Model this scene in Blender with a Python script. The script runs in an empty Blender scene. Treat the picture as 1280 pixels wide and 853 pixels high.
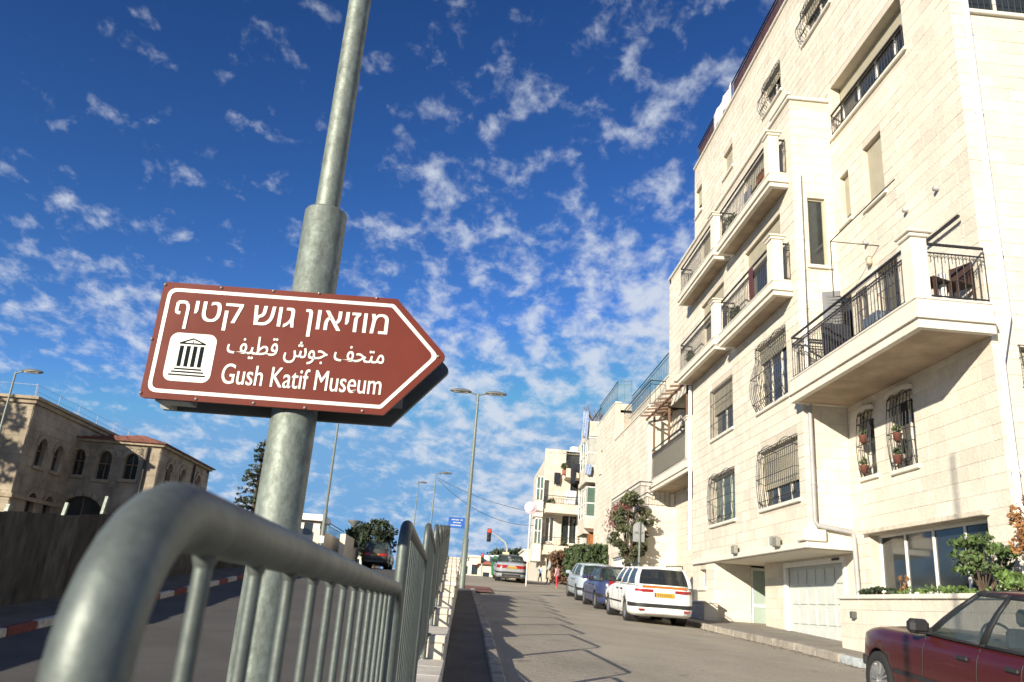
import bpy, bmesh, math, random
import numpy as np
from mathutils import Vector, Matrix
random.seed(7)
R_ = math.radians
SC = bpy.context.scene
COL = SC.collection

# ---------------------------------------------------------------- camera (solved from the vanishing points)
FPX = 1000.0
def _d(px, py):
    v = np.array([px-640.0, py-426.5, FPX]); return v/np.linalg.norm(v)
_up = _d(865, -2615); _y = _d(575, 750.5); _y = _y-_up*(_y@_up); _y /= np.linalg.norm(_y)
_x = np.cross(_y, _up)
if _x[0] < 0: _x = -_x
RM = np.array([_x, _y, _up])
cam_d = bpy.data.cameras.new('camera'); cam = bpy.data.objects.new('camera', cam_d); COL.objects.link(cam)
cx, cy, cz = RM[:, 0], -RM[:, 1], -RM[:, 2]
cam.matrix_world = Matrix(((cx[0], cy[0], cz[0], 0), (cx[1], cy[1], cz[1], 0), (cx[2], cy[2], cz[2], 0), (0, 0, 0, 1)))
cam_d.sensor_width = 36; cam_d.lens = FPX/1280*36; cam_d.clip_start = 0.05; cam_d.clip_end = 3000
cam_d.dof.use_dof = True; cam_d.dof.focus_distance = 3.4; cam_d.dof.aperture_fstop = 8.5
SC.camera = cam

# ---------------------------------------------------------------- sky, sun, exposure
SUN_EL, SUN_AZ = 18.5, 38.0      # light travels towards +Y turned SUN_AZ degrees to +X
world = bpy.data.worlds.new('World'); SC.world = world; world.use_nodes = True
nt = world.node_tree; N = nt.nodes; LK = nt.links
for n in list(N): N.remove(n)
def nd(t, **k):
    n = N.new(t)
    for a, b in k.items(): setattr(n, a, b)
    return n
def wmath(op, a, b=None, clamp=False):
    m = nd('ShaderNodeMath', operation=op); m.use_clamp = clamp
    for i, v in enumerate((a, b)):
        if v is None: continue
        if isinstance(v, (int, float)): m.inputs[i].default_value = v
        else: LK.new(v, m.inputs[i])
    return m.outputs[0]
sky = nd('ShaderNodeTexSky', sky_type='NISHITA'); sky.sun_disc = False
sky.sun_elevation = R_(SUN_EL); sky.sun_rotation = R_(180+SUN_AZ)
sky.air_density = 1.0; sky.dust_density = 0.25; sky.ozone_density = 3.0; sky.altitude = 800
tc = nd('ShaderNodeTexCoord')
sep = nd('ShaderNodeSeparateXYZ'); LK.new(tc.outputs['Generated'], sep.inputs[0])
hs = nd('ShaderNodeHueSaturation'); hs.inputs['Saturation'].default_value = 1.06; hs.inputs['Hue'].default_value = .504
hs.inputs['Value'].default_value = .53; gm = nd('ShaderNodeGamma'); gm.inputs[1].default_value = 1.55; LK.new(sky.outputs[0], gm.inputs[0]); LK.new(gm.outputs[0], hs.inputs['Color'])
zc = wmath('MAXIMUM', sep.outputs[2], 0.0)
zs = wmath('MAXIMUM', sep.outputs[2], 0.10)       # the band just above the horizon carries on down behind the ground
svec = nd('ShaderNodeCombineXYZ'); LK.new(sep.outputs[0], svec.inputs[0]); LK.new(sep.outputs[1], svec.inputs[1]); LK.new(zs, svec.inputs[2])
LK.new(svec.outputs[0], sky.inputs[0])
den = wmath('ADD', zc, 0.34)
ux = wmath('DIVIDE', sep.outputs[0], den); uy = wmath('DIVIDE', sep.outputs[1], den)
cmb = nd('ShaderNodeCombineXYZ'); LK.new(ux, cmb.inputs[0]); LK.new(uy, cmb.inputs[1])
mp = nd('ShaderNodeMapping'); LK.new(cmb.outputs[0], mp.inputs[0])
mp.inputs['Rotation'].default_value = (0, 0, R_(-18)); mp.inputs['Scale'].default_value = (1.0, 0.8, 1); mp.inputs['Location'].default_value = (-1.76, -3.49, 0)
def noise(sc, det, rough, dist=0.0, off=0):
    n = nd('ShaderNodeTexNoise'); n.inputs['Scale'].default_value = sc; n.inputs['Detail'].default_value = det
    n.inputs['Roughness'].default_value = rough; n.inputs['Distortion'].default_value = dist
    LK.new(mp.outputs[0], n.inputs['Vector']); return n.outputs[0]
n1 = noise(17.5, 4, .56, .2); n2 = noise(3.0, 2, .5); n3 = noise(55, 6, .7, .4)
mixn = wmath('ADD', wmath('MULTIPLY', n1, .78), wmath('MULTIPLY', n3, .22))
mixn = wmath('ADD', mixn, wmath('MULTIPLY', wmath('SUBTRACT', n2, .5), .36))
# fewer clouds high up, more towards the horizon
hfac = wmath('MULTIPLY', wmath('SUBTRACT', .44, zc), .46)
hfac = wmath('MINIMUM', hfac, .055)
hfac = wmath('MAXIMUM', hfac, -.075)
# the high sky to the west (left) is clearer than the east
side = wmath('MAXIMUM', wmath('MINIMUM', wmath('MULTIPLY', sep.outputs[0], .16), .04), -.06)
cov = wmath('ADD', wmath('ADD', mixn, hfac), side)
ramp = nd('ShaderNodeMapRange'); ramp.interpolation_type = 'SMOOTHSTEP'
ramp.inputs['From Min'].default_value = .455; ramp.inputs['From Max'].default_value = .73; ramp.clamp = True
LK.new(cov, ramp.inputs['Value'])
fade = wmath('MULTIPLY', ramp.outputs[0], .88)
mixc = nd('ShaderNodeMix', data_type='RGBA')
cap = nd('ShaderNodeMix', data_type='RGBA', blend_type='DARKEN'); cap.inputs[0].default_value = 1.0
cap.inputs[7].default_value = (1.35, 3.0, 5.3, 1); LK.new(hs.outputs[0], cap.inputs[6])
LK.new(fade, mixc.inputs[0]); LK.new(cap.outputs[2], mixc.inputs[6])
mixc.inputs[7].default_value = (5.0, 5.4, 6.1, 1)
bg = nd('ShaderNodeBackground'); bg.inputs['Strength'].default_value = 0.08
LK.new(mixc.outputs[2], bg.inputs['Color'])
wo = nd('ShaderNodeOutputWorld'); LK.new(bg.outputs[0], wo.inputs[0])

sd = bpy.data.lights.new('sun', 'SUN'); sd.energy = 5.0; sd.angle = R_(.53); sd.color = (1.0, .90, .74)
sun = bpy.data.objects.new('sun', sd); COL.objects.link(sun)
_sv = Vector((math.sin(R_(SUN_AZ))*math.cos(R_(SUN_EL)), math.cos(R_(SUN_AZ))*math.cos(R_(SUN_EL)), -math.sin(R_(SUN_EL))))
sun.rotation_euler = _sv.to_track_quat('-Z', 'Y').to_euler(); sun.location = (-20, -30, 30)
SC.view_settings.view_transform = 'Standard'; SC.view_settings.look = 'None'
SC.view_settings.exposure = 0.78; SC.view_settings.gamma = 1.0
SC.render.engine = 'CYCLES'; SC.cycles.use_denoising = True; SC.cycles.max_bounces = 6

# ---------------------------------------------------------------- rays onto planes of the place
def ray(px, py): return RM@np.array([px-640, py-426.5, FPX])/FPX
def onX(px, py, x): r = ray(px, py); return Vector(r*(x/r[0]))
def onY(px, py, y): r = ray(px, py); return Vector(r*(y/r[1]))
def proj(P):
    c = RM.T@np.array(P, float)
    if c[2] < .1: return None
    return (640+FPX*c[0]/c[2], 426.5+FPX*c[1]/c[2])
GP = [(-400, -18), (-60, -5), (-20, -2.4), (0, -1.4), (5, -1.1), (8.5, -.83), (13, -.5), (19, -.25), (26.6, .08), (31, .3), (36, .62), (45, 1.25), (55, 1.6), (75, 1.8), (1500, 1.8)]
GLP = [(-400, -21), (-60, -8), (-20, -4.2), (0, -2.4), (30, .24), (33, .45), (36, .62), (45, 1.25), (55, 1.6), (75, 1.8), (1500, 1.8)]
def interp(P, y): return float(np.interp(y, [p[0] for p in P], [p[1] for p in P]))
def gz(y): return interp(GP, y)
def gl(y): return interp(GLP, y)
def gr(x, y): return gz(y)-.024*max(0, min(x, 6.6)-1)*(1 if y < 50 else max(0, 1-(y-50)/10))

# ---------------------------------------------------------------- mesh builder
OFF = {}
class MB:
    def __init__(s): s.v = []; s.f = []; s.sm = []
    def add(s, vs, fs, smooth=False):
        b = len(s.v); s.v += [tuple(v) for v in vs]; s.f += [tuple(i+b for i in f) for f in fs]; s.sm += [smooth]*len(fs); return s
    def box(s, x0, x1, y0, y1, z0, z1):
        if x0 > x1: x0, x1 = x1, x0
        if y0 > y1: y0, y1 = y1, y0
        if z0 > z1: z0, z1 = z1, z0
        return s.add([(x0, y0, z0), (x1, y0, z0), (x1, y1, z0), (x0, y1, z0), (x0, y0, z1), (x1, y0, z1), (x1, y1, z1), (x0, y1, z1)],
              [(0, 3, 2, 1), (4, 5, 6, 7), (0, 1, 5, 4), (1, 2, 6, 5), (2, 3, 7, 6), (3, 0, 4, 7)])
    def hexa(s, p):   # 4 bottom + 4 top
        return s.add(p, [(0, 3, 2, 1), (4, 5, 6, 7), (0, 1, 5, 4), (1, 2, 6, 5), (2, 3, 7, 6), (3, 0, 4, 7)])
    def cbox(s, x0, x1, y0, y1, z0, z1, c=.02):   # chamfered box
        x0, x1 = sorted((x0, x1)); y0, y1 = sorted((y0, y1)); z0, z1 = sorted((z0, z1))
        c = min(c, (x1-x0)*.45, (y1-y0)*.45, (z1-z0)*.45)
        bm = bmesh.new(); bmesh.ops.create_cube(bm, size=1)
        for v in bm.verts: v.co = Vector(((x0+x1)/2+v.co.x*(x1-x0), (y0+y1)/2+v.co.y*(y1-y0), (z0+z1)/2+v.co.z*(z1-z0)))
        bmesh.ops.bevel(bm, geom=bm.edges[:], offset=c, segments=1, affect='EDGES')
        bm.verts.index_update(); s.add([v.co[:] for v in bm.verts], [[v.index for v in f.verts] for f in bm.faces]); bm.free(); return s
    def tube(s, pts, r, n=10, cap=True, smooth=True):
        pts = [Vector(p) for p in pts]; rs = r if isinstance(r, (list, tuple)) else [r]*len(pts)
        vs = []; fs = []; prev = None
        for i, p in enumerate(pts):
            a = pts[max(i-1, 0)]; b = pts[min(i+1, len(pts)-1)]; t = (b-a).normalized()
            if prev is None:
                u = t.orthogonal().normalized()
            else:
                u = (prev-t*prev.dot(t)).normalized()
            prev = u; w = t.cross(u)
            for k in range(n):
                an = 2*math.pi*k/n; vs.append(p+(u*math.cos(an)+w*math.sin(an))*rs[i])
        for i in range(len(pts)-1):
            for k in range(n):
                fs.append((i*n+k, i*n+(k+1) % n, (i+1)*n+(k+1) % n, (i+1)*n+k))
        s.add(vs, fs, smooth)
        if cap:
            s.add(vs[:n], [tuple(range(n-1, -1, -1))]); s.add(vs[-n:], [tuple(range(n))])
        return s
    def bar(s, a, b, w, h=None):
        a = Vector(a); b = Vector(b); t = (b-a).normalized(); h = h or w
        u = t.cross(Vector((0, 0, 1)))
        if u.length < 1e-3: u = Vector((1, 0, 0))
        u.normalize(); v = u.cross(t)
        u = u*w/2; v = v*h/2
        return s.hexa([a-u-v, a+u-v, a+u+v, a-u+v, b-u-v, b+u-v, b+u+v, b-u+v])
    def lathe(s, prof, c=(0, 0, 0), axis='z', n=20, smooth=True):
        vs = []; fs = []
        for (r, h) in prof:
            for k in range(n):
                a = 2*math.pi*k/n; x, y = r*math.cos(a), r*math.sin(a)
                p = {'z': (x, y, h), 'y': (x, h, y), 'x': (h, x, y)}[axis]
                vs.append((c[0]+p[0], c[1]+p[1], c[2]+p[2]))
        for i in range(len(prof)-1):
            for k in range(n): fs.append((i*n+k, i*n+(k+1) % n, (i+1)*n+(k+1) % n, (i+1)*n+k))
        return s.add(vs, fs, smooth)
    def prism(s, poly, ax, d0, d1):   # poly in the two other axes
        def P(u, v, d): return {'x': (d, u, v), 'y': (u, d, v), 'z': (u, v, d)}[ax]
        n = len(poly)
        return s.add([P(u, v, d0) for u, v in poly]+[P(u, v, d1) for u, v in poly],
              [tuple(range(n)), tuple(range(2*n-1, n-1, -1))]+[(i, i+n, (i+1) % n+n, (i+1) % n) for i in range(n)])
    def build(s, name, mat, parent=None, loc=None, fix=True):
        if loc is None: loc = OFF.get(parent.name, Vector((0, 0, 0))) if parent else Vector((0, 0, 0))
        m = bpy.data.meshes.new(name)
        m.from_pydata([(v[0]-loc[0], v[1]-loc[1], v[2]-loc[2]) for v in s.v], [], s.f)
        if any(s.sm): m.polygons.foreach_set('use_smooth', s.sm)
        if fix:
            bm = bmesh.new(); bm.from_mesh(m); bmesh.ops.recalc_face_normals(bm, faces=bm.faces); bm.to_mesh(m); bm.free()
        o = bpy.data.objects.new(name, m); COL.objects.link(o)
        for mm in (mat if isinstance(mat, (list, tuple)) else [mat]): m.materials.append(mm)
        if parent: o.parent = parent; OFF[o.name] = loc
        else: o.location = loc
        if parent is None: OFF[o.name] = Vector(loc)
        return o
def tag(o, label=None, cat=None, group=None, kind=None):
    if label: o['label'] = label
    if cat: o['category'] = cat
    if group: o['group'] = group
    if kind: o['kind'] = kind
    return o
def thing(name, label, cat, loc, group=None, rz=0):
    o = bpy.data.objects.new(name, None); COL.objects.link(o); o.location = loc; o.rotation_euler = (0, 0, rz); o.empty_display_size = .3
    tag(o, label, cat, group); OFF[o.name] = Vector(loc) if not rz else Vector((0, 0, 0))
    return o
def copy_tree(o, parent=None):
    c = o.copy(); COL.objects.link(c); c.parent = parent
    for ch in list(o.children): copy_tree(ch, c)
    return c
class Pl:   # plane with outward depth: facade facing -X ('x') or wall facing -Y ('y'), +X ('X')
    def __init__(s, k, c): s.k = k; s.c = c
    def p(s, u, v, d):
        return {'x': (s.c-d, u, v), 'y': (u, s.c-d, v), 'X': (s.c+d, u, v), 'Y': (u, s.c+d, v)}[s.k]
    def box(s, mb, u0, u1, v0, v1, d0, d1, c=0):
        a = s.p(u0, v0, d0); b = s.p(u1, v1, d1)
        return mb.cbox(a[0], b[0], a[1], b[1], a[2], b[2], c) if c else mb.box(a[0], b[0], a[1], b[1], a[2], b[2])
def sheet(mb, us, vs, holes, P, thick):
    """wall sheet with holes: front, back and reveals, P(u,v,d)"""
    us = sorted(set([u for u in us]+[h[i] for h in holes for i in (0, 1)])); us = [u for u in us]
    vs = sorted(set([v for v in vs]+[h[i] for h in holes for i in (2, 3)]))
    def solid(i, j):
        if i < 0 or j < 0 or i >= len(us)-1 or j >= len(vs)-1: return False
        u = (us[i]+us[i+1])/2; v = (vs[j]+vs[j+1])/2
        return not any(h[0] < u < h[1] and h[2] < v < h[3] for h in holes)
    for i in range(len(us)-1):
        for j in range(len(vs)-1):
            if not solid(i, j): continue
            a, b, c, d = us[i], us[i+1], vs[j], vs[j+1]
            q = [P(a, c, 0), P(b, c, 0), P(b, d, 0), P(a, d, 0), P(a, c, -thick), P(b, c, -thick), P(b, d, -thick), P(a, d, -thick)]
            fs = [(0, 1, 2, 3), (7, 6, 5, 4)]
            if not solid(i-1, j): fs.append((0, 3, 7, 4))
            if not solid(i+1, j): fs.append((1, 5, 6, 2))
            if not solid(i, j-1): fs.append((0, 4, 5, 1))
            if not solid(i, j+1): fs.append((3, 2, 6, 7))
            mb.add(q, fs)

# ---------------------------------------------------------------- materials
MATS = {}
def M(name, col, rough=.6, metal=0, var=.12, vs=3.0, bump=0, bs=40, col2=None, isl=0, spec=.5, detail=6, coat=0, trans=0, grain=0, gs=14, spots=0, alpha=1, streak=0, emit=None, emis=0):
    if name in MATS: return MATS[name]
    m = bpy.data.materials.new(name); m.use_nodes = True; t = m.node_tree; n = t.nodes; l = t.links
    b = n['Principled BSDF']; b.inputs['Roughness'].default_value = rough; b.inputs['Metallic'].default_value = metal
    b.inputs['Specular IOR Level'].default_value = spec; b.inputs['Coat Weight'].default_value = coat; b.inputs['Coat Roughness'].default_value = .06
    if trans: b.inputs['Transmission Weight'].default_value = trans
    if alpha < 1: b.inputs['Alpha'].default_value = alpha
    if emit: b.inputs['Emission Color'].default_value = (*emit, 1); b.inputs['Emission Strength'].default_value = emis
    geo = n.new('ShaderNodeNewGeometry')
    nz = n.new('ShaderNodeTexNoise'); nz.inputs['Scale'].default_value = vs; nz.inputs['Detail'].default_value = detail; nz.inputs['Roughness'].default_value = .65
    mpn = n.new('ShaderNodeMapping'); l.new(geo.outputs['Position'], mpn.inputs[0])
    if streak: mpn.inputs['Scale'].default_value = (1, 1, 1/streak)
    l.new(mpn.outputs[0], nz.inputs['Vector'])
    mx = n.new('ShaderNodeMix'); mx.data_type = 'RGBA'
    c2 = col2 or tuple(c*(1-var*2) for c in col); c1 = col if col2 else tuple(min(1, c*(1+var)) for c in col)
    mr = n.new('ShaderNodeMapRange'); mr.inputs['From Min'].default_value = .3; mr.inputs['From Max'].default_value = .7
    l.new(nz.outputs[0], mr.inputs['Value']); l.new(mr.outputs[0], mx.inputs[0])
    mx.inputs[6].default_value = (*c1, 1); mx.inputs[7].default_value = (*c2, 1)
    out = mx.outputs[2]
    if isl:
        hsv = n.new('ShaderNodeHueSaturation'); mr2 = n.new('ShaderNodeMapRange'); mr2.inputs['To Min'].default_value = 1-isl; mr2.inputs['To Max'].default_value = 1+isl*.8
        add = n.new('ShaderNodeMath'); add.operation = 'ADD'; oi = n.new('ShaderNodeObjectInfo')
        fr = n.new('ShaderNodeMath'); fr.operation = 'FRACT'
        l.new(geo.outputs['Random Per Island'], add.inputs[0]); l.new(oi.outputs['Random'], add.inputs[1]); l.new(add.outputs[0], fr.inputs[0])
        l.new(fr.outputs[0], mr2.inputs['Value']); l.new(mr2.outputs[0], hsv.inputs['Value']); l.new(out, hsv.inputs['Color']); out = hsv.outputs[0]
    if grain or spots:
        def val(out, sc, det, f0, f1, t0, t1):
            n4 = n.new('ShaderNodeTexNoise'); n4.inputs['Scale'].default_value = sc; n4.inputs['Detail'].default_value = det; n4.inputs['Roughness'].default_value = .7
            l.new(geo.outputs['Position'], n4.inputs['Vector']); r4 = n.new('ShaderNodeMapRange'); r4.inputs['From Min'].default_value = f0; r4.inputs['From Max'].default_value = f1
            r4.inputs['To Min'].default_value = t0; r4.inputs['To Max'].default_value = t1; l.new(n4.outputs[0], r4.inputs['Value'])
            h4 = n.new('ShaderNodeHueSaturation'); l.new(r4.outputs[0], h4.inputs['Value']); l.new(out, h4.inputs['Color']); return h4.outputs[0]
        if grain: out = val(out, gs, 8, .25, .75, 1-grain, 1+grain)
        if spots: out = val(out, 1.7, 6, .62, .72, 1, 1-spots)
    l.new(out, b.inputs['Base Color'])
    if bump:
        nb = n.new('ShaderNodeTexNoise'); nb.inputs['Scale'].default_value = bs; nb.inputs['Detail'].default_value = 5
        l.new(geo.outputs['Position'], nb.inputs['Vector'])
        bp = n.new('ShaderNodeBump'); bp.inputs['Strength'].default_value = bump; bp.inputs['Distance'].default_value = .02
        l.new(nb.outputs[0], bp.inputs['Height']); l.new(bp.outputs[0], b.inputs['Normal'])
    rr = n.new('ShaderNodeMapRange'); rr.inputs['To Min'].default_value = max(0, rough-.08); rr.inputs['To Max'].default_value = min(1, rough+.1)
    l.new(nz.outputs[0], rr.inputs['Value']); l.new(rr.outputs[0], b.inputs['Roughness'])
    MATS[name] = m; return m
STONE = M('limestone', (.66, .61, .505), .85, var=.07, vs=.8, bump=.5, bs=22, isl=.08, grain=.10, gs=9, spots=.13)
MORTAR = M('limestone_joint', (.56, .505, .41), .95, var=.08, vs=2)
PLAS = M('cream_render', (.70, .63, .49), .85, var=.07, vs=1.5, bump=.15, bs=30)
PLAS2 = M('pale_render', (.70, .65, .55), .8, var=.06, vs=2, bump=.1, bs=30)
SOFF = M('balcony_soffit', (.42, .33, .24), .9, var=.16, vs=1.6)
TRIM = M('white_trim', (.72, .68, .58), .6, var=.06, vs=4)
WHITE = M('white_frame', (.78, .78, .74), .45, var=.04, vs=6)
IRON = M('black_iron', (.022, .021, .022), .5, var=.1, spec=.5)
NAVY = M('navy_frame', (.02, .028, .05), .45, var=.1)
GLASSD = M('dark_window_glass', (.025, .032, .034), .08, var=.25, vs=.8, spec=.9)
GLASSG = M('green_window_glass', (.10, .16, .13), .1, var=.2, vs=.8, spec=.9)
SHUT = M('beige_shutter', (.42, .385, .28), .6, var=.05, vs=3)
GALV = M('galvanised_steel', (.115, .135, .125), .5, metal=.45, var=.14, vs=22, bump=.05, bs=60, streak=3, grain=.22, gs=110)
GALVP = M('galvanised_pole', (.19, .22, .19), .55, metal=.35, var=.22, vs=34, bump=.1, bs=50, streak=2, grain=.25, gs=70)
PIPE = M('white_pipe', (.88, .88, .88), .4, var=.04)
PIPEG = M('grey_pipe', (.36, .36, .36), .5, var=.1)
CREAMC = M('coping_stone', (.56, .50, .40), .8, var=.15, vs=6, bump=.3, bs=25, isl=.06)
WOOD = M('weathered_wood', (.20, .12, .075), .8, var=.25, vs=8, streak=.1)
BARK = M('bark', (.11, .08, .055), .95, var=.3, vs=10, bump=.6, bs=25, streak=3)
# ================================================================ ground, roads, pavements
ASPH = M('old_asphalt', (.325, .29, .23), .9, var=.13, vs=.5, bump=.6, bs=50, detail=12, grain=.28, gs=22, spots=.42)
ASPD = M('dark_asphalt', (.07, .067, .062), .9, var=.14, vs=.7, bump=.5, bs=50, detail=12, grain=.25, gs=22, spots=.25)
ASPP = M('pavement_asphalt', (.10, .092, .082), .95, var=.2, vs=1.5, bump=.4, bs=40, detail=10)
EARTH = M('dry_earth', (.20, .165, .11), 1, var=.2, vs=.4, bump=.4, bs=8)
RYS = [-400, -120, -60, -30, -20, -10, -4] + list(np.arange(-2, 60, 1.0)) + [62, 66, 70, 75, 85, 110, 180, 400, 900, 1500]
def strip(name, mat, xs, ys, zf, kind='structure', parent=None):
    mb = MB(); nx = len(xs) if not callable(xs) else len(xs(ys[0])); vs = []; fs = []
    for y in ys:
        X = xs(y) if callable(xs) else xs
        for x in X: vs.append((x, y, zf(x, y)))
    for j in range(len(ys)-1):
        for i in range(nx-1): fs.append((j*nx+i, j*nx+i+1, (j+1)*nx+i+1, (j+1)*nx+i))
    mb.add(vs, fs, True)
    o = mb.build(name, mat, parent, fix=False)
    if kind and not parent: o['kind'] = kind
    return o
def zbase(x, y): return (gl(y) if x < -.25 else gr(x, y))-.05
strip('ground', EARTH, [-1500, -300, -60, -12, -7, -.4, -.26, -.24, 3, 7, 12, 60, 300, 1500], RYS, zbase)
def kerbx(y): return float(np.interp(y, [0, 17, 21, 60], [6.75, 6.7, 6.3, 6.2]))
YR = [y for y in RYS if -60 <= y <= 75]
YN = [y for y in RYS if -60 <= y <= 32]
strip('road', ASPH, lambda y: [.36 if y < 31 else -.25, 1, 2, 3, 4, 5, 6, kerbx(y)], YR, lambda x, y: gr(x, y))
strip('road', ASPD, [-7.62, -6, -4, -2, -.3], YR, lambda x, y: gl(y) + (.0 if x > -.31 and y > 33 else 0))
# bitumen seams and mended cracks on the right road
SEAM = M('bitumen_seam', (.03, .028, .026), .6, var=.1)
mb = MB()
random.seed(3)
for (x0, y0, x1, y1) in [(1.4, 31.5, 5.4, 24)]:
    p = []; n = 26
    for i in range(n+1):
        t = i/n; p.append((x0+(x1-x0)*t+random.uniform(-.05, .05), y0+(y1-y0)*t))
    for a, b in zip(p, p[1:]):
        dx, dy = b[0]-a[0], b[1]-a[1]; L = math.hypot(dx, dy); nx, ny = -dy/L*.018, dx/L*.018
        mb.add([(a[0]-nx, a[1]-ny, gr(*a)+.005), (b[0]-nx, b[1]-ny, gr(*b)+.005), (b[0]+nx, b[1]+ny, gr(*b)+.005), (a[0]+nx, a[1]+ny, gr(*a)+.005)], [(0, 1, 2, 3)])
tag(mb.build('road_crack', SEAM, fix=False), kind='structure')
# median pavement between the retaining wall and the right road
pvm = strip('pavement', ASPP, [-.1, .12, .36], [y for y in YN if y <= 31], lambda x, y: gz(y)+.12)
KERB = M('kerb_concrete', (.33, .30, .25), .9, var=.2, vs=5, bump=.4, bs=30, isl=.14)
def kerb_mesh(mat, h=.14, w=.15, L=.96):
    mb = MB(); mb.cbox(0, w, 0, L, -.2, h, .02); m = bpy.data.meshes.new('kerb_stone')
    m.from_pydata(mb.v, [], mb.f); m.materials.append(mat); return m
km = kerb_mesh(KERB)
def kerb_run(parent, mesh_fn, xf, y0, y1, zf, step=.98):
    y = y0
    i = 0
    while y < y1:
        o = bpy.data.objects.new('kerb_stone', mesh_fn(i)); COL.objects.link(o); o.parent = parent
        o.location = (xf(y)+random.uniform(-.004, .004), y, zf(y)+random.uniform(-.006, .006))
        o.rotation_euler = (math.atan((zf(y+1)-zf(y))), 0, -math.atan(xf(y+1)-xf(y))); y += step; i += 1
kerb_run(pvm, lambda i: km, lambda y: .36, -3, 30.5, lambda y: gr(.4, y))
ISL = M('red_paving', (.20, .085, .065), .9, var=.2, vs=5, bump=.3)
strip('paved_island', ISL, [-.25, .3, 1.2], [30.98, 32, 33, 34, 35], lambda x, y: gr(x, y)+.05)
# right pavement
PAVR = M('concrete_pavement', (.26, .235, .195), .92, var=.16, vs=1.2, bump=.4, bs=30, detail=10, grain=.2, spots=.3)
pvr = strip('pavement', PAVR, lambda y: [kerbx(y)+.14, 7.0, 7.6, 9, 20], [y for y in YR if y <= 60], lambda x, y: gr(6.6, y)+.12)
KRED = M('red_painted_kerb', (.24, .155, .13), .85, var=.3, vs=9, bump=.3)
KBLU = M('blue_white_kerb', (.42, .46, .46), .85, var=.25, vs=9, bump=.3)
kms = [km, km, km, km, kerb_mesh(KRED), kerb_mesh(KBLU)]
def kr(i):
    if 12 <= i <= 16: return km if i != 14 else kms[5]
    return km
kerb_run(pvr, kr, kerbx, 0, 44, lambda y: gr(6.6, y))
# left pavement with red and white kerb
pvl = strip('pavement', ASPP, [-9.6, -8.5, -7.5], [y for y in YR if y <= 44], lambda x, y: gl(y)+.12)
KW = M('white_painted_kerb', (.42, .41, .38), .8, var=.2, vs=9); KR = M('dark_red_painted_kerb', (.15, .035, .03), .8, var=.25, vs=9)
kw, krr = kerb_mesh(KW), kerb_mesh(KR)
kerb_run(pvl, lambda i: (kw, krr)[i % 2], lambda y: -7.64, 2, 40, gl)

# ================================================================ stepped retaining wall under the railing
YK = [.42]+[2.8+2.32*i for i in range(12)]      # joints of the railing panels
TOPK = [.067]+[.255+.197*i for i in range(12)]
WALLM = M('wall_limestone', (.56, .52, .45), .85, var=.14, vs=3, bump=.3, bs=22, isl=.08)
wall = thing('retaining_wall', 'stepped pale stone wall carrying the grey steel railing between the two roads', 'wall', (-.28, 3, -1))
body = MB(); 
for k in range(12):
    y0, y1 = YK[k], YK[k+1]; top = TOPK[k]-.95
    if k == 0: y0 = -5
    zb = min(gl(y0), gz(y0))-.4
    body.box(-.12-.0135*0, -.40-.012*y0, y0, y1, zb, top-.07)
    n = 3 if k else 8
    for j in range(n):
        a = y0+(y1-y0)*j/n; b = y0+(y1-y0)*(j+1)/n-.008
        mb = MB(); mb.cbox(-.085, -.44-.012*y0, a, b, top-.07+.001, top, .01); mb.build('coping_stone', WALLM, wall)
    # cladding stones on the side towards the pavement
    z = top-.08; r = 0
    if k:
        while z > gz(y0)+.1:
            zz = max(z-.24, gz(y0)); off = .35*(r % 2)
            yy = y0+.004
            while yy < y1-.02:
                e = min(yy+.58-(off if yy < y0+.01 else 0), y1-.004)
                mb = MB(); mb.cbox(-.104, -.13, yy+.004, e-.004, zz+.004, z-.004, .006); mb.build('wall_stone', WALLM, wall); yy = e
            z = zz-.0; r += 1
body.build('wall_core', MORTAR, wall)

# ================================================================ steel railing in the foreground
rail = thing('pedestrian_railing', 'long galvanised steel railing of stepped tube panels running up beside the road', 'railing', (-.19, .42, -.9))
def rx(y): return -.167-.0138*y
PKM = None
for k in range(12):
    y0, y1 = YK[k]+.0, YK[k+1]-.07; top = TOPK[k]; zc = top-.022; cop = top-.95
    if k == 0: zc0, zc1 = .036, .021
    else: zc0 = zc1 = zc
    rb = .085
    pts = [(rx(y0), y0, cop-.03)]
    pts.append((rx(y0), y0, zc0-rb))
    for a in range(1, 9):
        t = a/8*math.pi/2; pts.append((rx(y0), y0+rb*(1-math.cos(t)), zc0-rb+rb*math.sin(t)))
    for a in range(0, 9):
        t = a/8*math.pi/2; pts.append((rx(y1), y1-rb+rb*math.sin(t), zc1-rb+rb*math.cos(t)))
    pts.append((rx(y1), y1, cop-.03))
    nseg = 40 if k == 0 else (24 if k < 3 else 14)
    mb = MB(); mb.tube(pts, .0203, nseg)
    fr = mb.build('railing_panel', GALV, rail, fix=False)
    # lower rail
    mb = MB(); mb.tube([(rx(y0), y0, cop+.12), (rx(y1), y1, cop+.12)], .0135, 12); mb.build('lower_rail', GALV, fr)
    n = 14; st = (y1-y0)/(n+1)
    for j in range(1, n+1):
        y = y0+st*j
        if k == 0: zt = zc0+(zc1-zc0)*j/(n+1)-.015
        else: zt = zc-.015
        mb = MB(); mb.tube([(rx(y), y, cop+.115), (rx(y), y, zt)], .0063, 14 if k == 0 else 8, cap=False)
        if k < 3: mb.lathe([(.0063, zt-.012), (.0085, zt-.006), (.0095, zt+.002)], (rx(y), y, 0), n=12)
        mb.build('picket', GALV, fr, fix=False)
    mb = MB()
    for yy in (y0, y1):
        mb.lathe([(.0, cop+.012), (.045, cop+.012), (.045, cop-.002)], (rx(yy), yy, 0), n=16)
    mb.build('base_flange', GALV, fr)

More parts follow.
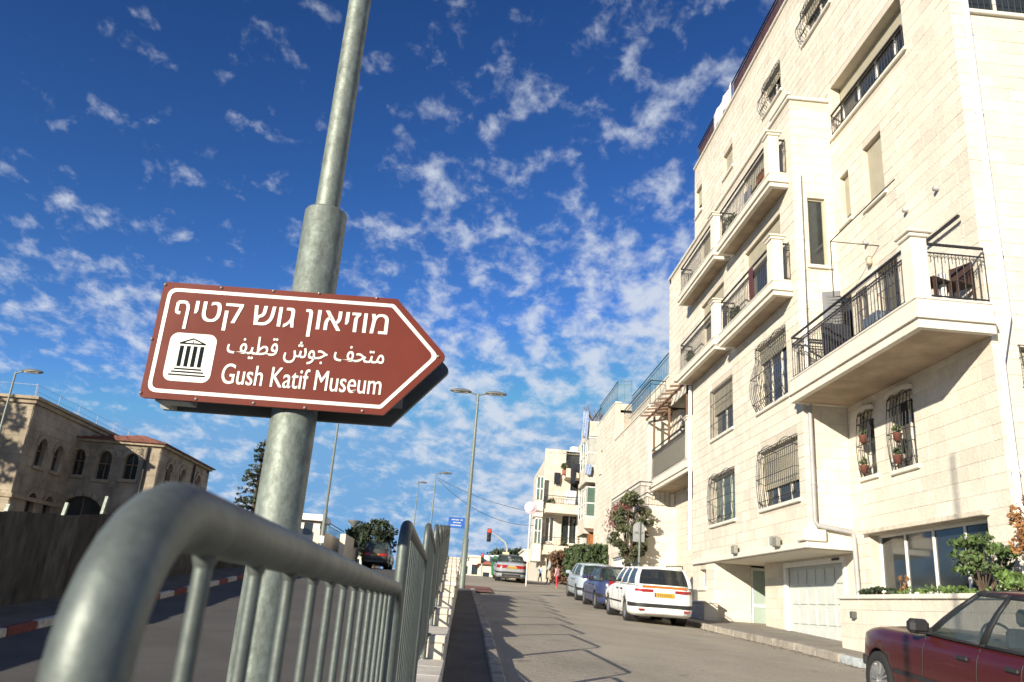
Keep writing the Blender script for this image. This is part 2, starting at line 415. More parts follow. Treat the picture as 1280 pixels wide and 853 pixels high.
# ================================================================ sign pole and museum sign
PXC, PYC = -.494, 2.175
pole = thing('street_light_pole', 'thick galvanised pole with a thinner upper tube, carrying the brown museum sign', 'pole', (PXC, PYC, -2.2))
mb = MB(); zt = onY(403, 266, PYC)[2]
mb.lathe([(.0615, -2.3), (.0615, zt-.006), (.058, zt), (.0, zt+.001)], (PXC, PYC, 0), n=48); mb.build('lower_tube', GALVP, pole)
mb = MB(); mb.lathe([(.0355, zt-.05), (.0345, 2.2), (.031, 5.5), (.028, 8.0)], (PXC, PYC, 0), n=40); mb.build('upper_tube', GALVP, pole)
mb = MB(); mb.lathe([(.046, zt-.001), (.044, zt+.006), (.0355, zt+.010)], (PXC, PYC, 0), n=40); mb.build('weld_collar', GALVP, pole)
mb = MB(); mb.lathe([(.13, -2.27), (.13, -2.24), (.066, -2.235)], (PXC, PYC, 0), n=32); mb.build('foot_plate', GALVP, pole)

cdir = Vector((math.sin(R_(2.2)), math.cos(R_(2.2)), 0)); udir = Vector((cdir.y, -cdir.x, 0)); ZV = Vector((0, 0, 1))
DS = 2.075
def suv(px, py):
    r = ray(px, py); P = Vector(r)*(DS/Vector(r).dot(cdir)); return (P.dot(udir), P.z)
def sw(u, v, d=0): return udir*u+cdir*(DS+d)+ZV*v
BROWN = M('brown_sign_face', (.125, .0225, .014), .52, var=.08, vs=5, spec=.12)
SWHT = M('reflective_white', (.60, .60, .54), .4, var=.03, vs=30)
SDRK = M('charcoal_print', (.010, .014, .016), .8, var=.05, spec=.05)
STEELW = M('sign_back_steel', (.10, .105, .10), .5, metal=.3, var=.15, vs=6)
RIMM = M('sign_rim_brown', (.16, .045, .03), .45, var=.1)
BRK = M('bright_bracket', (.55, .57, .57), .35, metal=.6, var=.15, vs=20)
tl, tr_, tip, br, bl = suv(206, 353), suv(495, 373), suv(559, 445), suv(481, 519), suv(173, 497)
u0 = (tl[0]+bl[0])/2; v1 = (tl[1]+tr_[1])/2; v0 = (bl[1]+br[1])/2; u1 = (tr_[0]+br[0])/2; ut = tip[0]; vt = tip[1]-.004
def outline(ins, r, rt=.02):
    """arrow outline inset by ins with rounded corners"""
    s = math.hypot(ut-u1, (v1-v0)/2); k = ins
    ang = math.atan2((v1-v0)/2, ut-u1)
    P = [(u0+k, v0+k), (u1-k*math.tan(ang/2)*1.0, v0+k), (ut-k/math.sin(ang), vt), (u1-k*math.tan(ang/2)*1.0, v1-k), (u0+k, v1-k)]
    rs = [r, r*.5, rt, r*.5, r]; out = []
    for i in range(5):
        a, b, c = Vector(P[i-1]), Vector(P[i]), Vector(P[(i+1) % 5]); d1 = (a-b).normalized(); d2 = (c-b).normalized()
        th = d1.angle(d2); t = rs[i]/math.tan(th/2)*.9
        p1 = b+d1*t; p2 = b+d2*t
        for q in range(7):
            w = q/6; out.append(((1-w)**2*p1+2*w*(1-w)*b+w*w*p2)[:])
    return out
def plate(poly, d0, d1, name, mat, par):
    n = len(poly); mb = MB()
    mb.add([sw(u, v, d0) for u, v in poly]+[sw(u, v, d1) for u, v in poly], [tuple(range(n)), tuple(range(2*n-1, n-1, -1))]+[(i, i+n, (i+1) % n+n, (i+1) % n) for i in range(n)])
    return mb.build(name, mat, par)
def ringplate(po, pi, d0, d1, name, mat, par):
    n = len(po); mb = MB()
    mb.add([sw(*p, d0) for p in po]+[sw(*p, d0) for p in pi]+[sw(*p, d1) for p in po]+[sw(*p, d1) for p in pi],
      [(i, (i+1) % n, n+(i+1) % n, n+i) for i in range(n)]+[(i, 2*n+i, 2*n+(i+1) % n, (i+1) % n) for i in range(n)]+[(n+i, n+(i+1) % n, 3*n+(i+1) % n, 3*n+i) for i in range(n)])
    return mb.build(name, mat, par)
cen = sw((u0+u1)/2, v0)
sign = thing('direction_sign', 'brown arrow-shaped museum direction sign with white Hebrew, Arabic and English lettering on the thick pole', 'sign', cen)
board = plate(outline(0, .012), 0, .004, 'sign_face', BROWN, sign)
# folded rim and back frame
po = outline(0.001, .012); pi = outline(.006, .010)
ringplate(po, pi, .004, .0145, 'folded_rim', STEELW, sign)
plate(outline(.006, .010), .0115, .0125, 'back_panel', STEELW, sign)
ringplate(outline(.0165, .030), outline(.0265, .022), -.0012, 0, 'white_border', SWHT, board)
# white square pictogram
q = [suv(214, 416), suv(272, 419), suv(262, 480), suv(203, 475)]
a0 = min(q[3][0], q[0][0])-.0; a1 = (q[1][0]+q[2][0])/2; b0 = (q[2][1]+q[3][1])/2; b1 = (q[0][1]+q[1][1])/2; a0 = (q[0][0]+q[3][0])/2
def rrect(a0, a1, b0, b1, r):
    out = []
    for (cx_, cy_, s) in ((a1-r, b1-r, 0), (a0+r, b1-r, 1), (a0+r, b0+r, 2), (a1-r, b0+r, 3)):
        for i in range(7):
            t = (s+i/6)*math.pi/2; out.append((cx_+r*math.cos(t), cy_+r*math.sin(t)))
    return out
pict = plate(rrect(a0, a1, b0, b1, .022), -.0012, 0, 'pictogram_panel', SWHT, board)
W_, H_ = a1-a0, b1-b0
def S(u, v): return (a0+u*W_, b0+v*H_)
mb = MB()
def stroke(mb, p, q_, w, d=-.002, back=-.0012):
    p = Vector(p); q_ = Vector(q_); t = (q_-p).normalized(); nn = Vector((-t.y, t.x))*w/2
    c = [p-nn, q_-nn, q_+nn, p+nn]
    mb.add([sw(*x, d) for x in c]+[sw(*x, back) for x in c], [(0, 1, 2, 3), (0, 4, 5, 1), (1, 5, 6, 2), (2, 6, 7, 3), (3, 7, 4, 0)])
for i in range(4):
    x = .285+i*.145; stroke(mb, S(x, .735), S(x, .305), .0105)
for (xa, xb, y) in ((.21, .79, .255), (.16, .84, .195), (.11, .89, .13)): stroke(mb, S(xa, y), S(xb, y), .0042)
stroke(mb, S(.22, .785), S(.78, .785), .0042, -.0021); stroke(mb, S(.225, .785), S(.5, .89), .0038, -.0022); stroke(mb, S(.5, .89), S(.775, .785), .0038, -.0023)
mb.add([sw(*(Vector(S(.5, .825))+Vector((.0022*math.cos(t), .0022*math.sin(t)))), -.0021) for t in np.linspace(0, 6.28, 9)[:-1]], [tuple(range(8))])
mb.build('temple_pictogram', SDRK, board)
def text_on(body, name, ua, ub, va, vb, mat, par, bold=(0, ), off=0, shear=0, body_fn=sw, d=-.0013):
    """flat lettering fitted to the box ua..ub, va..vb"""
    obs = []
    c = bpy.data.curves.new('tmp', 'FONT'); c.body = body; c.size = 1; c.offset = off
    o = bpy.data.objects.new('tmp', c); COL.objects.link(o); bpy.context.view_layer.update()
    me = bpy.data.meshes.new_from_object(o.evaluated_get(bpy.context.evaluated_depsgraph_get()))
    co = [v.co.copy() for v in me.vertices]; fs = [tuple(p.vertices) for p in me.polygons]
    bpy.data.objects.remove(o); bpy.data.curves.remove(c); bpy.data.meshes.remove(me)
    x0 = min(v.x for v in co); x1 = max(v.x for v in co); y0 = min(v.y for v in co); y1 = max(v.y for v in co)
    mb = MB()
    for i, b in enumerate(bold):
        mb.add([body_fn(ua+(v.x-x0)/(x1-x0)*(ub-ua)+b+(v.y-y0)*shear, va+(v.y-y0)/(y1-y0)*(vb-va), d-.0002*i) for v in co], fs)
    return mb.build(name, mat, par, fix=False)
heb = 'מוזיאון גוש קטיף'
B3 = (0, .0009, .0018)
# measured boxes (u,v) of the three lines
hA = suv(222, 376); hB = suv(487, 392); hbase = suv(222, 405); 
def ubox(pl, pr): return suv(*pl), suv(*pr)
a, b = suv(243, 415), suv(486, 393)
heb2 = heb[:-1]
vtop = (suv(480, 391)[1]+suv(225, 377)[1])/2; vdesc = (suv(231, 411)[1]+suv(381, 420)[1])/2
text_on(heb2[::-1], 'hebrew_lettering', suv(241, 400)[0], suv(486, 410)[0]-.004, vdesc, vtop, SWHT, board, B3)
# final pe drawn by strokes
mb = MB()
def pts_px(L): return [suv(*p) for p in L]
def poly_stroke(mb, P, w, d):
    for i, (p, q_) in enumerate(zip(P, P[1:])): stroke(mb, p, q_, w, d-.0001*i, d+.0009)
fp = pts_px([(225.5, 391.5), (221.5, 391), (221, 388.5), (223.5, 378), (231.5, 377.8), (234.5, 379.5), (236, 384), (229.8, 411.5)])
poly_stroke(mb, fp, .0085, -.0016)
mb.build('hebrew_letter', SWHT, board)
ar = '\uFEE3\uFE98\uFEA4\uFED2 \uFE9F\uFEEE\uFEB5 \uFED7\uFEC4\uFEF4\uFED2'
va = (suv(282, 442)[1]+suv(480, 452)[1])/2
text_on(ar[::-1], 'arabic_lettering', suv(283, 440)[0], suv(481, 450)[0]-.003, suv(380, 455.5)[1], suv(345, 423)[1], SWHT, board, (0, .0007, .0014))
text_on('Gush Katif Museum', 'english_lettering', suv(276, 475)[0], suv(477, 490)[0]-.003, suv(330, 483.5)[1], suv(330, 458)[1], SWHT, board, (0, .0006, .0012))
# rivets along the rim
for (px, py) in [(207, 356), (277, 360), (342, 364), (399, 367), (471, 373), (190, 424), (176, 491), (245, 499), (317, 504), (381, 510), (453, 514), (548, 446), (442, 489)]:
    u, v = suv(px, py); mb = MB()
    vs = [(r, h) for r, h in ((.0045, 0), (.0042, -.002), (.0025, -.0038), (0, -.0042))]
    n = 10; V = []; F = []
    for r, h in vs:
        for k in range(n): t = 2*math.pi*k/n; V.append(sw(u+r*math.cos(t), v+r*math.sin(t), h))
    for i in range(3):
        for k in range(n): F.append((i*n+k, i*n+(k+1) % n, (i+1)*n+(k+1) % n, (i+1)*n+k))
    mb.add(V, F, True); mb.build('rivet', M('rivet_metal', (.35, .30, .27), .4, metal=.6), sign)
# the channel and bracket that hold it to the pole
def swbox(mb, ua, ub, va, vb, da, db):
    return mb.hexa([sw(ua, va, da), sw(ub, va, da), sw(ub, va, db), sw(ua, va, db), sw(ua, vb, da), sw(ub, vb, da), sw(ub, vb, db), sw(ua, vb, db)])
mb = MB()
swbox(mb, u0+.05, u1+.03, v0+.05, v0+.09, .0147, .024); swbox(mb, u0+.05, u1+.03, v1-.09, v1-.05, .0147, .024)
mb.build('mounting_rail', BRK, sign)
for vz in (v0+.07, v1-.07):
    mb = MB(); mb.lathe([(.0622, -.014), (.067, -.014), (.067, .014), (.0622, .014)], (PXC, PYC, vz), n=32)
    mb.build('pole_clamp', BRK, sign)
mb = MB()
swbox(mb, u0+.035, u0+.125, v0+.0, v0+.012, .02, .08); swbox(mb, u0+.035, u0+.052, v0-.002, v0+.03, .02, .13)
mb.build('end_bracket', BRK, sign)
# the second sign back to back behind the pole
DB = .132
rear = thing('direction_sign', 'back-to-back second arrow sign behind the pole, only its dark edge showing below', 'sign', sw((u0+u1)/2, v0-.01, DB))
dv = -.0
n = len(outline(0, .012))
def plate2(poly, d0, d1, name, mat, par, dv=0):
    mb = MB(); n = len(poly)
    mb.add([sw(u, v+dv, d0) for u, v in poly]+[sw(u, v+dv, d1) for u, v in poly], [tuple(range(n)), tuple(range(2*n-1, n-1, -1))]+[(i, i+n, (i+1) % n+n, (i+1) % n) for i in range(n)])
    return mb.build(name, mat, par)
plate2([(u+.002, v) for u, v in outline(0.0, .012)], DB, DB+.016, 'sign_back', STEELW, rear)
plate2([(u+.002, v) for u, v in outline(0.0, .012)], DB+.0165, DB+.019, 'sign_face', BROWN, rear)
mb = MB(); swbox(mb, u0+.06, u1+.03, v0+.05, v0+.09, DB-.008, DB-.0005); swbox(mb, u0+.06, u1+.03, v1-.09, v1-.05, DB-.008, DB-.0005); mb.build('mounting_rail', BRK, rear)
# ================================================================ building helpers
def slab_mesh(kind, mat, name='stone'):
    ins_u, ins_v = .012, .03
    P = [(0, 0, 0), (1, 0, 0), (1, 1, 0), (0, 1, 0), (0, 0, .75), (1, 0, .75), (1, 1, .75), (0, 1, .75), (ins_u, ins_v, 1), (1-ins_u, ins_v, 1), (1-ins_u, 1-ins_v, 1), (ins_u, 1-ins_v, 1)]
    F = [(8, 9, 10, 11), (4, 5, 9, 8), (5, 6, 10, 9), (6, 7, 11, 10), (7, 4, 8, 11), (0, 1, 5, 4), (1, 2, 6, 5), (2, 3, 7, 6), (3, 0, 4, 7)]
    f = {'x': lambda u, v, d: (-d, u, v), 'y': lambda u, v, d: (u, -d, v), 'X': lambda u, v, d: (d, u, v)}[kind]
    if kind in 'x': F = [tuple(reversed(q)) for q in F]
    m = bpy.data.meshes.new(name); m.from_pydata([f(*p) for p in P], [], F); m.materials.append(mat); return m
SLABS = {}
CLAD = {}
def clad(root, pl, u0, u1, v0, v1, holes=(), course=.27, length=.55, mat=None, gap=.0045, thick=.009, name='stone'):
    mat = mat or STONE; v = v0; r = 0
    while v < v1-.03:
        vv = min(v+course, v1)
        if v1-vv < .08: vv = v1
        segs = [(u0, u1)]
        for h in holes:
            if h[2] < vv-.01 and h[3] > v+.01:
                ns = []
                for a, b in segs:
                    if h[1] <= a or h[0] >= b: ns.append((a, b)); continue
                    if h[0] > a: ns.append((a, h[0]))
                    if h[1] < b: ns.append((h[1], b))
                segs = ns
        for a, b in segs:
            u = a; first = True
            while u < b-.01:
                L = length*random.uniform(.7, 1.35)
                if first and r % 2: L *= .55
                e = u+L
                if b-e < .2: e = b
                CLAD.setdefault(root.name, []).append((root, pl, u+gap/2, e-gap/2, v+gap/2, vv-gap/2, thick*random.uniform(.75, 1.2), mat, name)); u = e; first = False
        v = vv; r += 1
def flush_clad():
    for rn, L in CLAD.items():
        sc = []
        for s in L:
            root, pl, a, b, c, d, t, mat, nm = s
            P = [proj(pl.p(u, v, t)) for u in (a, b) for v in (c, d)]
            if any(p is None for p in P): sc.append(0); continue
            xs = [p[0] for p in P]; ys = [p[1] for p in P]
            x0, x1, y0, y1 = max(min(xs), 0), min(max(xs), 1280), max(min(ys), 0), min(max(ys), 853)
            sc.append(max(0, x1-x0)*max(0, y1-y0) if (x1-x0 > 4 and y1-y0 > 2) else 0)
        order = sorted(range(len(L)), key=lambda i: -sc[i]); root = L[0][0]; off = OFF[rn]
        big = [i for i in order[:300] if sc[i] > 60]; bs = set(big)
        for i in big:
            _, pl, a, b, c, d, t, mat, nm = L[i]; key = (pl.k, mat.name, nm)
            if key not in SLABS: SLABS[key] = slab_mesh(pl.k, mat, nm)
            o = bpy.data.objects.new(nm, SLABS[key]); COL.objects.link(o); o.parent = root
            p = pl.p(a, c, 0); o.location = (p[0]-off[0], p[1]-off[1], p[2]-off[2])
            o.scale = {'x': (t, b-a, d-c), 'y': (b-a, t, d-c), 'X': (t, b-a, d-c)}[pl.k]
        rest = {}
        for i in order:
            if i in bs: continue
            _, pl, a, b, c, d, t, mat, nm = L[i]
            mb = rest.setdefault(mat.name, (MB(), mat))[0]
            iu, iv = .006, .006
            q = [pl.p(a, c, 0), pl.p(b, c, 0), pl.p(b, d, 0), pl.p(a, d, 0), pl.p(a+iu, c+iv, t), pl.p(b-iu, c+iv, t), pl.p(b-iu, d-iv, t), pl.p(a+iu, d-iv, t)]
            mb.add(q, [(4, 5, 6, 7), (0, 1, 5, 4), (1, 2, 6, 5), (2, 3, 7, 6), (3, 0, 4, 7)])
        for mb, mat in rest.values():
            o = mb.build('stone_cladding', mat, root); o['kind'] = 'stuff'
def wallp(root, pl, u0, u1, v0, v1, holes=(), thick=.25, mat=None, name='wall'):
    mb = MB(); sheet(mb, [u0, u1], [v0, v1], list(holes), pl.p, thick); return mb.build(name, mat or MORTAR, root)
def window(root, pl, u0, u1, v0, v1, cols=2, shutter=0, grille=None, sill=True, hood=False, dep=.16, frame=None, glass=None, arch=False, curtain=True, rows=1):
    frame = frame or TRIM; glass = glass or GLASSD; f = .05
    mb = MB()
    pl.box(mb, u0, u1, v1-f, v1, -dep-.05, -dep+.01); pl.box(mb, u0, u1, v0, v0+f, -dep-.05, -dep+.01)
    pl.box(mb, u0, u0+f, v0+f, v1-f, -dep-.05, -dep+.01); pl.box(mb, u1-f, u1, v0+f, v1-f, -dep-.05, -dep+.01)
    for i in range(1, cols):
        u = u0+(u1-u0)*i/cols; pl.box(mb, u-.03, u+.03, v0+f, v1-f, -dep-.045, -dep+.005)
    for i in range(1, rows):
        v = v0+(v1-v0)*i/rows; pl.box(mb, u0+f, u1-f, v-.02, v+.02, -dep-.04, -dep)
    fr = mb.build('window', frame, root)
    for i in range(cols):
        a = u0+f+(u1-u0-2*f)*i/cols; b = u0+f+(u1-u0-2*f)*(i+1)/cols; mb = MB(); pl.box(mb, a+.002, b-.002, v0+f-.01, v1-f+.01, -dep-.03, -dep-.02); mb.build('pane', glass, fr)
    mb = MB(); pl.box(mb, u0, u1, v0, v1, -dep-.13, -dep-.12); mb.build('room_dark', M('dim_interior', (.05, .045, .04), .95), fr)
    if curtain:
        mb = MB(); w = (u1-u0); k = 10
        for i in range(k):
            a = u0+.06+w*.35*i/k; pl.box(mb, a, a+w*.35/k*.7, v0+.05, v1-.05, -dep-.09-.01*(i % 2), -dep-.08)
        mb.build('curtain', M('curtain_cloth', (.42, .40, .36), .9), fr)
    if shutter:
        vs = v1-(v1-v0)*shutter; mb = MB(); k = max(3, int((v1-vs)/.055)); h = (v1-vs)/k
        for i in range(k): pl.box(mb, u0+.02, u1-.02, vs+h*i+.004, vs+h*(i+1)-.002, -dep+.03, -dep+.05)
        pl.box(mb, u0+.02, u1-.02, vs, v1, -dep+.025, -dep+.035)
        mb.build('roller_shutter', SHUT, fr)
    if sill:
        mb = MB(); pl.box(mb, u0-.1, u1+.1, v0-.09, v0-.002, -.1, .07, .012); mb.build('sill', TRIM, fr)
    if hood:
        mb = MB(); w = u1-u0; P = []
        for i in range(9):
            t = i/8; P.append((u0-.08+(w+.16)*t, v1+.03+.06*math.sin(math.pi*t)))
        for a, b in zip(P, P[1:]):
            pa = [pl.p(a[0], a[1], .02), pl.p(b[0], b[1], .02), pl.p(b[0], b[1], .09), pl.p(a[0], a[1], .09)]
            pb = [pl.p(a[0], a[1]+.09, .02), pl.p(b[0], b[1]+.09, .02), pl.p(b[0], b[1]+.09, .09), pl.p(a[0], a[1]+.09, .09)]
            mb.hexa(pa+pb)
        mb.build('window_hood', TRIM, fr)
    if grille:
        mb = MB(); nb = max(4, int((u1-u0)/.12)); r = .009
        def bul(t):   # outward bulge, t 0 bottom .. 1 top
            if grille == 'flat': return .035
            if grille == 'belly': return .04+.20*math.sin(math.pi*min(1, max(0, t/.75)))**.8*(1-t*.3) if t < .75 else .04
            return .05+.07*math.sin(math.pi*t)
        vt, vb = v1+.02, v0-.03
        for i in range(nb+1):
            u = u0-.02+(u1-u0+.04)*i/nb
            mb.tube([pl.p(u, vb+(vt-vb)*t, bul(t)) for t in (0, .12, .25, .4, .55, .7, .8, 1)] if grille != 'flat' else [pl.p(u, vb, .035), pl.p(u, vt, .035)], r, 5)
        for t in ((0, .12, .5, .85, 1) if grille != 'flat' else (0, .3, .7, 1)):
            v = vb+(vt-vb)*t; d = bul(t); mb.tube([pl.p(u0-.02, v, 0), pl.p(u0-.02, v, d), pl.p(u1+.02, v, d), pl.p(u1+.02, v, 0)], r*1.1, 5)
        if grille != 'flat':   # scroll garland at the top and foot
            for (vc, s) in ((vt-.12, -1), (vb+.22, 1)):
                for k in range(2):
                    a = u0+(u1-u0)*k/2; b = u0+(u1-u0)*(k+1)/2
                    mb.tube([pl.p(a+(b-a)*t, vc+s*(-.16)*math.sin(math.pi*t), bul((vc-vb)/(vt-vb))+.02) for t in np.linspace(0, 1, 9)], r, 4)
        mb.build('grille', IRON, fr)
    return fr
def railing(root, P, z, h=.95, sp=.125, mat=None, deco=True, name='railing', r=.009):
    """iron railing along polyline P [(x,y)...]"""
    mb = MB(); mat = mat or IRON
    for a, b in zip(P, P[1:]):
        a = Vector((*a, 0)); b = Vector((*b, 0)); L = (b-a).length; n = max(2, int(L/sp)); d = (b-a)/L
        for zz, rr in ((z+.06, .012), (z+h, .02), (z+h-.16, .011)):
            mb.bar(a+Vector((0, 0, zz)), b+Vector((0, 0, zz)), rr*2, rr*2)
        for i in range(n+1):
            p = a+d*L*i/n; mb.tube([p+Vector((0, 0, z+(.0 if i in (0, n) else .06))), p+Vector((0, 0, z+h-(.0 if i in (0, n) else .16)))], r, 5, cap=False)
            if deco and i < n:
                c = p+d*L/n/2+Vector((0, 0, z+h-.25)); s = L/n*.38
                mb.tube([c-d*s, c-d*s*.6+Vector((0, 0, .05)), c, c+d*s*.6+Vector((0, 0, .05)), c+d*s], r*.8, 4)
                mb.tube([c+Vector((0, 0, .09)), c-Vector((0, 0, .09))], r*.7, 4)
    return mb.build(name, mat, root)
def balcony(root, xw, xf, y0, y1, zs, th=.34, end='near', pier=True, rail=True, hr=1.0, mould=True, mat=None):
    """slab from wall xw out to xf (<xw), y0..y1, soffit zs"""
    mat = mat or PLAS2
    b = thing_part('balcony', root)
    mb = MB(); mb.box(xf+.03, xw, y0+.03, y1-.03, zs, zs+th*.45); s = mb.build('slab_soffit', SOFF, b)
    mb = MB()
    def ring(o, za, zb):
        mb.box(xf-o, xf+.12, y0-o, y1+o, za, zb); mb.box(xf+.12, xw, y0-o, y0+.12, za, zb); mb.box(xf+.12, xw, y1-.12, y1+o, za, zb)
    ring(0, zs-.012, zs+th*.3); ring(.05, zs+th*.3, zs+th*.45); ring(.025, zs+th*.45, zs+th*.55); ring(0, zs+th*.55, zs+th)
    mb.build('slab_edge', mat, b)
    mb = MB(); mb.box(xf+.12, xw, y0+.12, y1-.12, zs+th*.46, zs+th*.6); mb.build('slab_floor', PAVR, b)
    mb = MB(); mb.cbox(xf-.02, xf+.16, y0-.02, y1+.02, zs+th+.001, zs+th+.045, .01); mb.cbox(xf+.17, xw-.01, y0-.02, y0+.16, zs+th+.001, zs+th+.045, .01); mb.build('coping', TRIM, b)
    zt = zs+th+.046
    if pier:
        mb = MB(); ps = .34
        mb.cbox(xf+.0, xf+ps-.06, y0+.0, y0+ps, zt, zt+hr+.08, .01); mb.cbox(xf-.04, xf+ps-.02, y0-.04, y0+ps+.04, zt+hr+.081, zt+hr+.15, .015); mb.cbox(xf-.08, xf+ps+.02, y0-.08, y0+ps+.08, zt+hr+.151, zt+hr+.2, .015)
        mb.build('pier', mat, b)
    if rail:
        ys = y0+(.36 if pier else .06)
        railing(b, [(xf+.07, ys), (xf+.07, y1-.06), (xw-.02, y1-.06)], zt, hr)
        if pier and xw-xf > .45: railing(b, [(xf+.30, y0+.07), (xw-.02, y0+.07)], zt, hr)
    return b
def thing_part(name, root):
    o = bpy.data.objects.new(name, None); COL.objects.link(o); o.parent = root; o.empty_display_size = .2; OFF[o.name] = OFF[root.name]; return o
def H(u0, u1, v0, v1): return (u0, u1, v0, v1)

# ================================================================ the big apartment house
XA, XB, YN_, YR_, YF = 8.55, 7.5, 12.3, 17.6, 26.75
ap = thing('apartment_building', 'tall pale limestone apartment house with iron balconies and a white garage door', 'building', (XA, YR_, -.4))
PA, PB, PN, PR = Pl('x', XA), Pl('x', XB), Pl('y', YN_), Pl('y', YR_)
ROOF = 18.4
# --- near facade plane XA
hA = [H(12.95, 16.95, .72, 1.92), H(16.42, 17.02, 3.15, 4.5), H(14.85, 15.7, 3.1, 4.55), H(16.32, 16.72, 5.75, 7.35), H(14.95, 15.8, 5.7, 7.5),
      H(16.78, 17.24, 9.35, 10.65), H(15.2, 16.05, 9.2, 10.75), H(13.95, 17.45, 11.98, 13.45), H(17.15, 18.9, 16.0, 17.1), H(20.62, 22.1, 15.7, 16.75), H(25.25, 26.3, 15.75, 16.7), H(29.15, 30.0, 16.0, 17.2)]
slide = H(17.05, 17.55, 5.2, 7.55)
hA.append(slide)
hole_t1 = H(YR_, 18.9, 16.0, 17.1)
# the top floor runs on behind the terrace
topH = [hole_t1]+[h for h in hA if h[0] > YR_]
hA2 = [h for h in hA if h != H(17.15, 18.9, 16.0, 17.1)]+[H(17.15, YR_, 16.0, 17.1)]
wallp(ap, PA, YN_, YR_, -.95, ROOF, [h for h in hA2 if h[0] < YR_])
wallp(ap, PA, YR_, 30.2, 13.1, ROOF, topH)
clad(ap, PA, YN_+.0, YR_, -.95, ROOF-.3, [H(h[0]-.0, h[1]+.0, h[2]-.0, h[3]+.0) for h in hA2 if h[0] < YR_])
clad(ap, PA, YR_, 30.2, 13.4, ROOF-.3, topH)
# --- side wall facing the camera
hN = [H(8.86, 12.4, 11.62, 13.1), H(9.0, 10.3, 3.3, 4.7), H(9.95, 10.9, 9.2, 10.3)]
wallp(ap, PN, XA+.25, 17, -1.2, ROOF, hN)
clad(ap, PN, XA-.014, 13.2, -1.2, ROOF-.3, hN)
# other sides and roof
mb = MB(); mb.box(17, 17.25, YN_, 30.2, -1.2, ROOF); mb.box(XA+.25, 17, 30.0, 30.2, -1, ROOF); mb.build('rear_wall', PLAS, ap)
mb = MB(); mb.box(XA+.25, 17, YN_+.25, 30.0, ROOF-.9, ROOF-.7); mb.build('roof', PAVR, ap)
# --- projecting block plane XB
hB = [H(17.95, 20.4, 2.75, 4.2), H(22.45, 24.75, 2.72, 4.15), H(18.4, 20.45, 5.3, 7.05), H(22.5, 24.6, 5.35, 6.9),
      H(18.5, 21.2, 8.05, 10.25), H(18.5, 21.2, 11.05, 12.7), H(23.2, 25.7, 8.05, 10.25), H(23.2, 25.7, 11.05, 12.7)]
wallp(ap, PB, YR_, YF, 1.75, 13.1, hB); clad(ap, PB, YR_-.014, YF, 1.75, 12.9, hB)
wallp(ap, PB, YF, 30.2, 7.7, 13.1, []); clad(ap, PB, YF, 30.2, 7.7, 12.9, [])
wallp(ap, PR, XB+.25, XA, 1.75, 13.1, [H(7.85, 8.3, 8.4, 10.25)], .2); clad(ap, PR, XB, XA-.015, 1.75, 12.9, [H(7.85, 8.3, 8.4, 10.25)], length=.4)
mb = MB(); mb.box(XB+.25, XA+.25, YR_+.2, 30.2, 12.6, 12.8); mb.box(XB+.25, XA+.3, YF, 30.2, 7.7, 7.9); mb.box(XB, XA+.3, 30.0, 30.2, 7.7, 13.1); mb.box(XB, XA+.3, YF-.2, YF, 1.75, 7.7); mb.build('terrace_floor', PLAS, ap)
mb = MB()
mb.cbox(XB-.06, XB+.3, YR_-.06, 30.25, 13.101, 13.2, .015); mb.cbox(XB+.3, XA-.016, YR_-.06, YR_+.2, 13.101, 13.2, .015)
mb.cbox(XB-.1, XB+.0, YR_-.1, YR_+1.2, 13.2, 13.28, .01)
mb.build('parapet_cap', TRIM, ap)
mb = MB(); mb.cbox(XA-.06, XA+.35, YN_-.06, 30.25, ROOF+.001, ROOF+.1, .02); mb.cbox(XA+.35, 17.2, YN_-.06, YN_+.3, ROOF+.001, ROOF+.1, .02); mb.build('roof_coping', TRIM, ap)
# overhang, ledge
mb = MB(); mb.box(XB-.0, XA+.9, YR_-.0, 24.45, 1.6, 1.749); mb.build('overhang_soffit', PLAS2, ap)
mb = MB(); mb.cbox(XB-.09, XB-.002, YR_-.08, 26.7, 1.62, 1.76, .012); mb.cbox(XB-.002, XA-.02, YR_-.08, YR_-.001, 1.62, 1.76, .012); mb.build('ledge', TRIM, ap)
mb = MB(); mb.cbox(XB-.16, XB+.35, YR_-.14, YR_+.3, 1.762, 2.02, .02); mb.build('corner_bracket', PLAS2, ap)
for yy in (18.95, 22.0):
    mb = MB(); mb.cbox(XB-.2, XB-.095, yy, yy+.3, 1.72, 1.95, .02); mb.build('wall_lamp', M('lamp_grey', (.25, .24, .2), .5), ap)
# ground floor under the overhang
PG = Pl('x', XA+.06); PBg = Pl('x', XB)
gar = H(18.35, 21.75, -.55, 1.45)
wallp(ap, PG, YR_, 23.3, -.7, 1.6, [gar], .25, PLAS2, 'wall'); clad(ap, PG, 21.95, 23.3, -.7, 1.6, [], mat=STONE)
wallp(ap, PBg, 24.45, 26.75, -.5, 1.75, [H(25.3, 26.0, .9, 1.45)], .25); clad(ap, PBg, 24.45, 26.75, -.5, 1.75, [H(25.3, 26.0, .9, 1.45)])
PE = Pl('y', 24.45)
wallp(ap, PE, XB+.25, 8.6, -.5, 1.6, [], .2, PLAS2); clad(ap, PE, XB, 8.6, -.5, 1.59, [], length=.5); wallp(ap, Pl('x', 9.3), 23.3, 24.45, -.5, 1.6, [], .2)
clad(ap, Pl('x', 9.3), 23.3, 24.45, -.5, 1.6, [])
mb = MB()
PE.box(mb, 8.62, 8.68, -.3, 1.55, -.1, -.04); PE.box(mb, 9.2, 9.28, -.3, 1.55, -.1, -.04); PE.box(mb, 8.68, 9.2, 1.47, 1.55, -.1, -.04); PE.box(mb, 8.68, 9.2, -.3, -.2, -.1, -.04); PE.box(mb, 8.68, 9.2, .42, .5, -.1, -.04)
dr = mb.build('entrance_door', WHITE, ap)
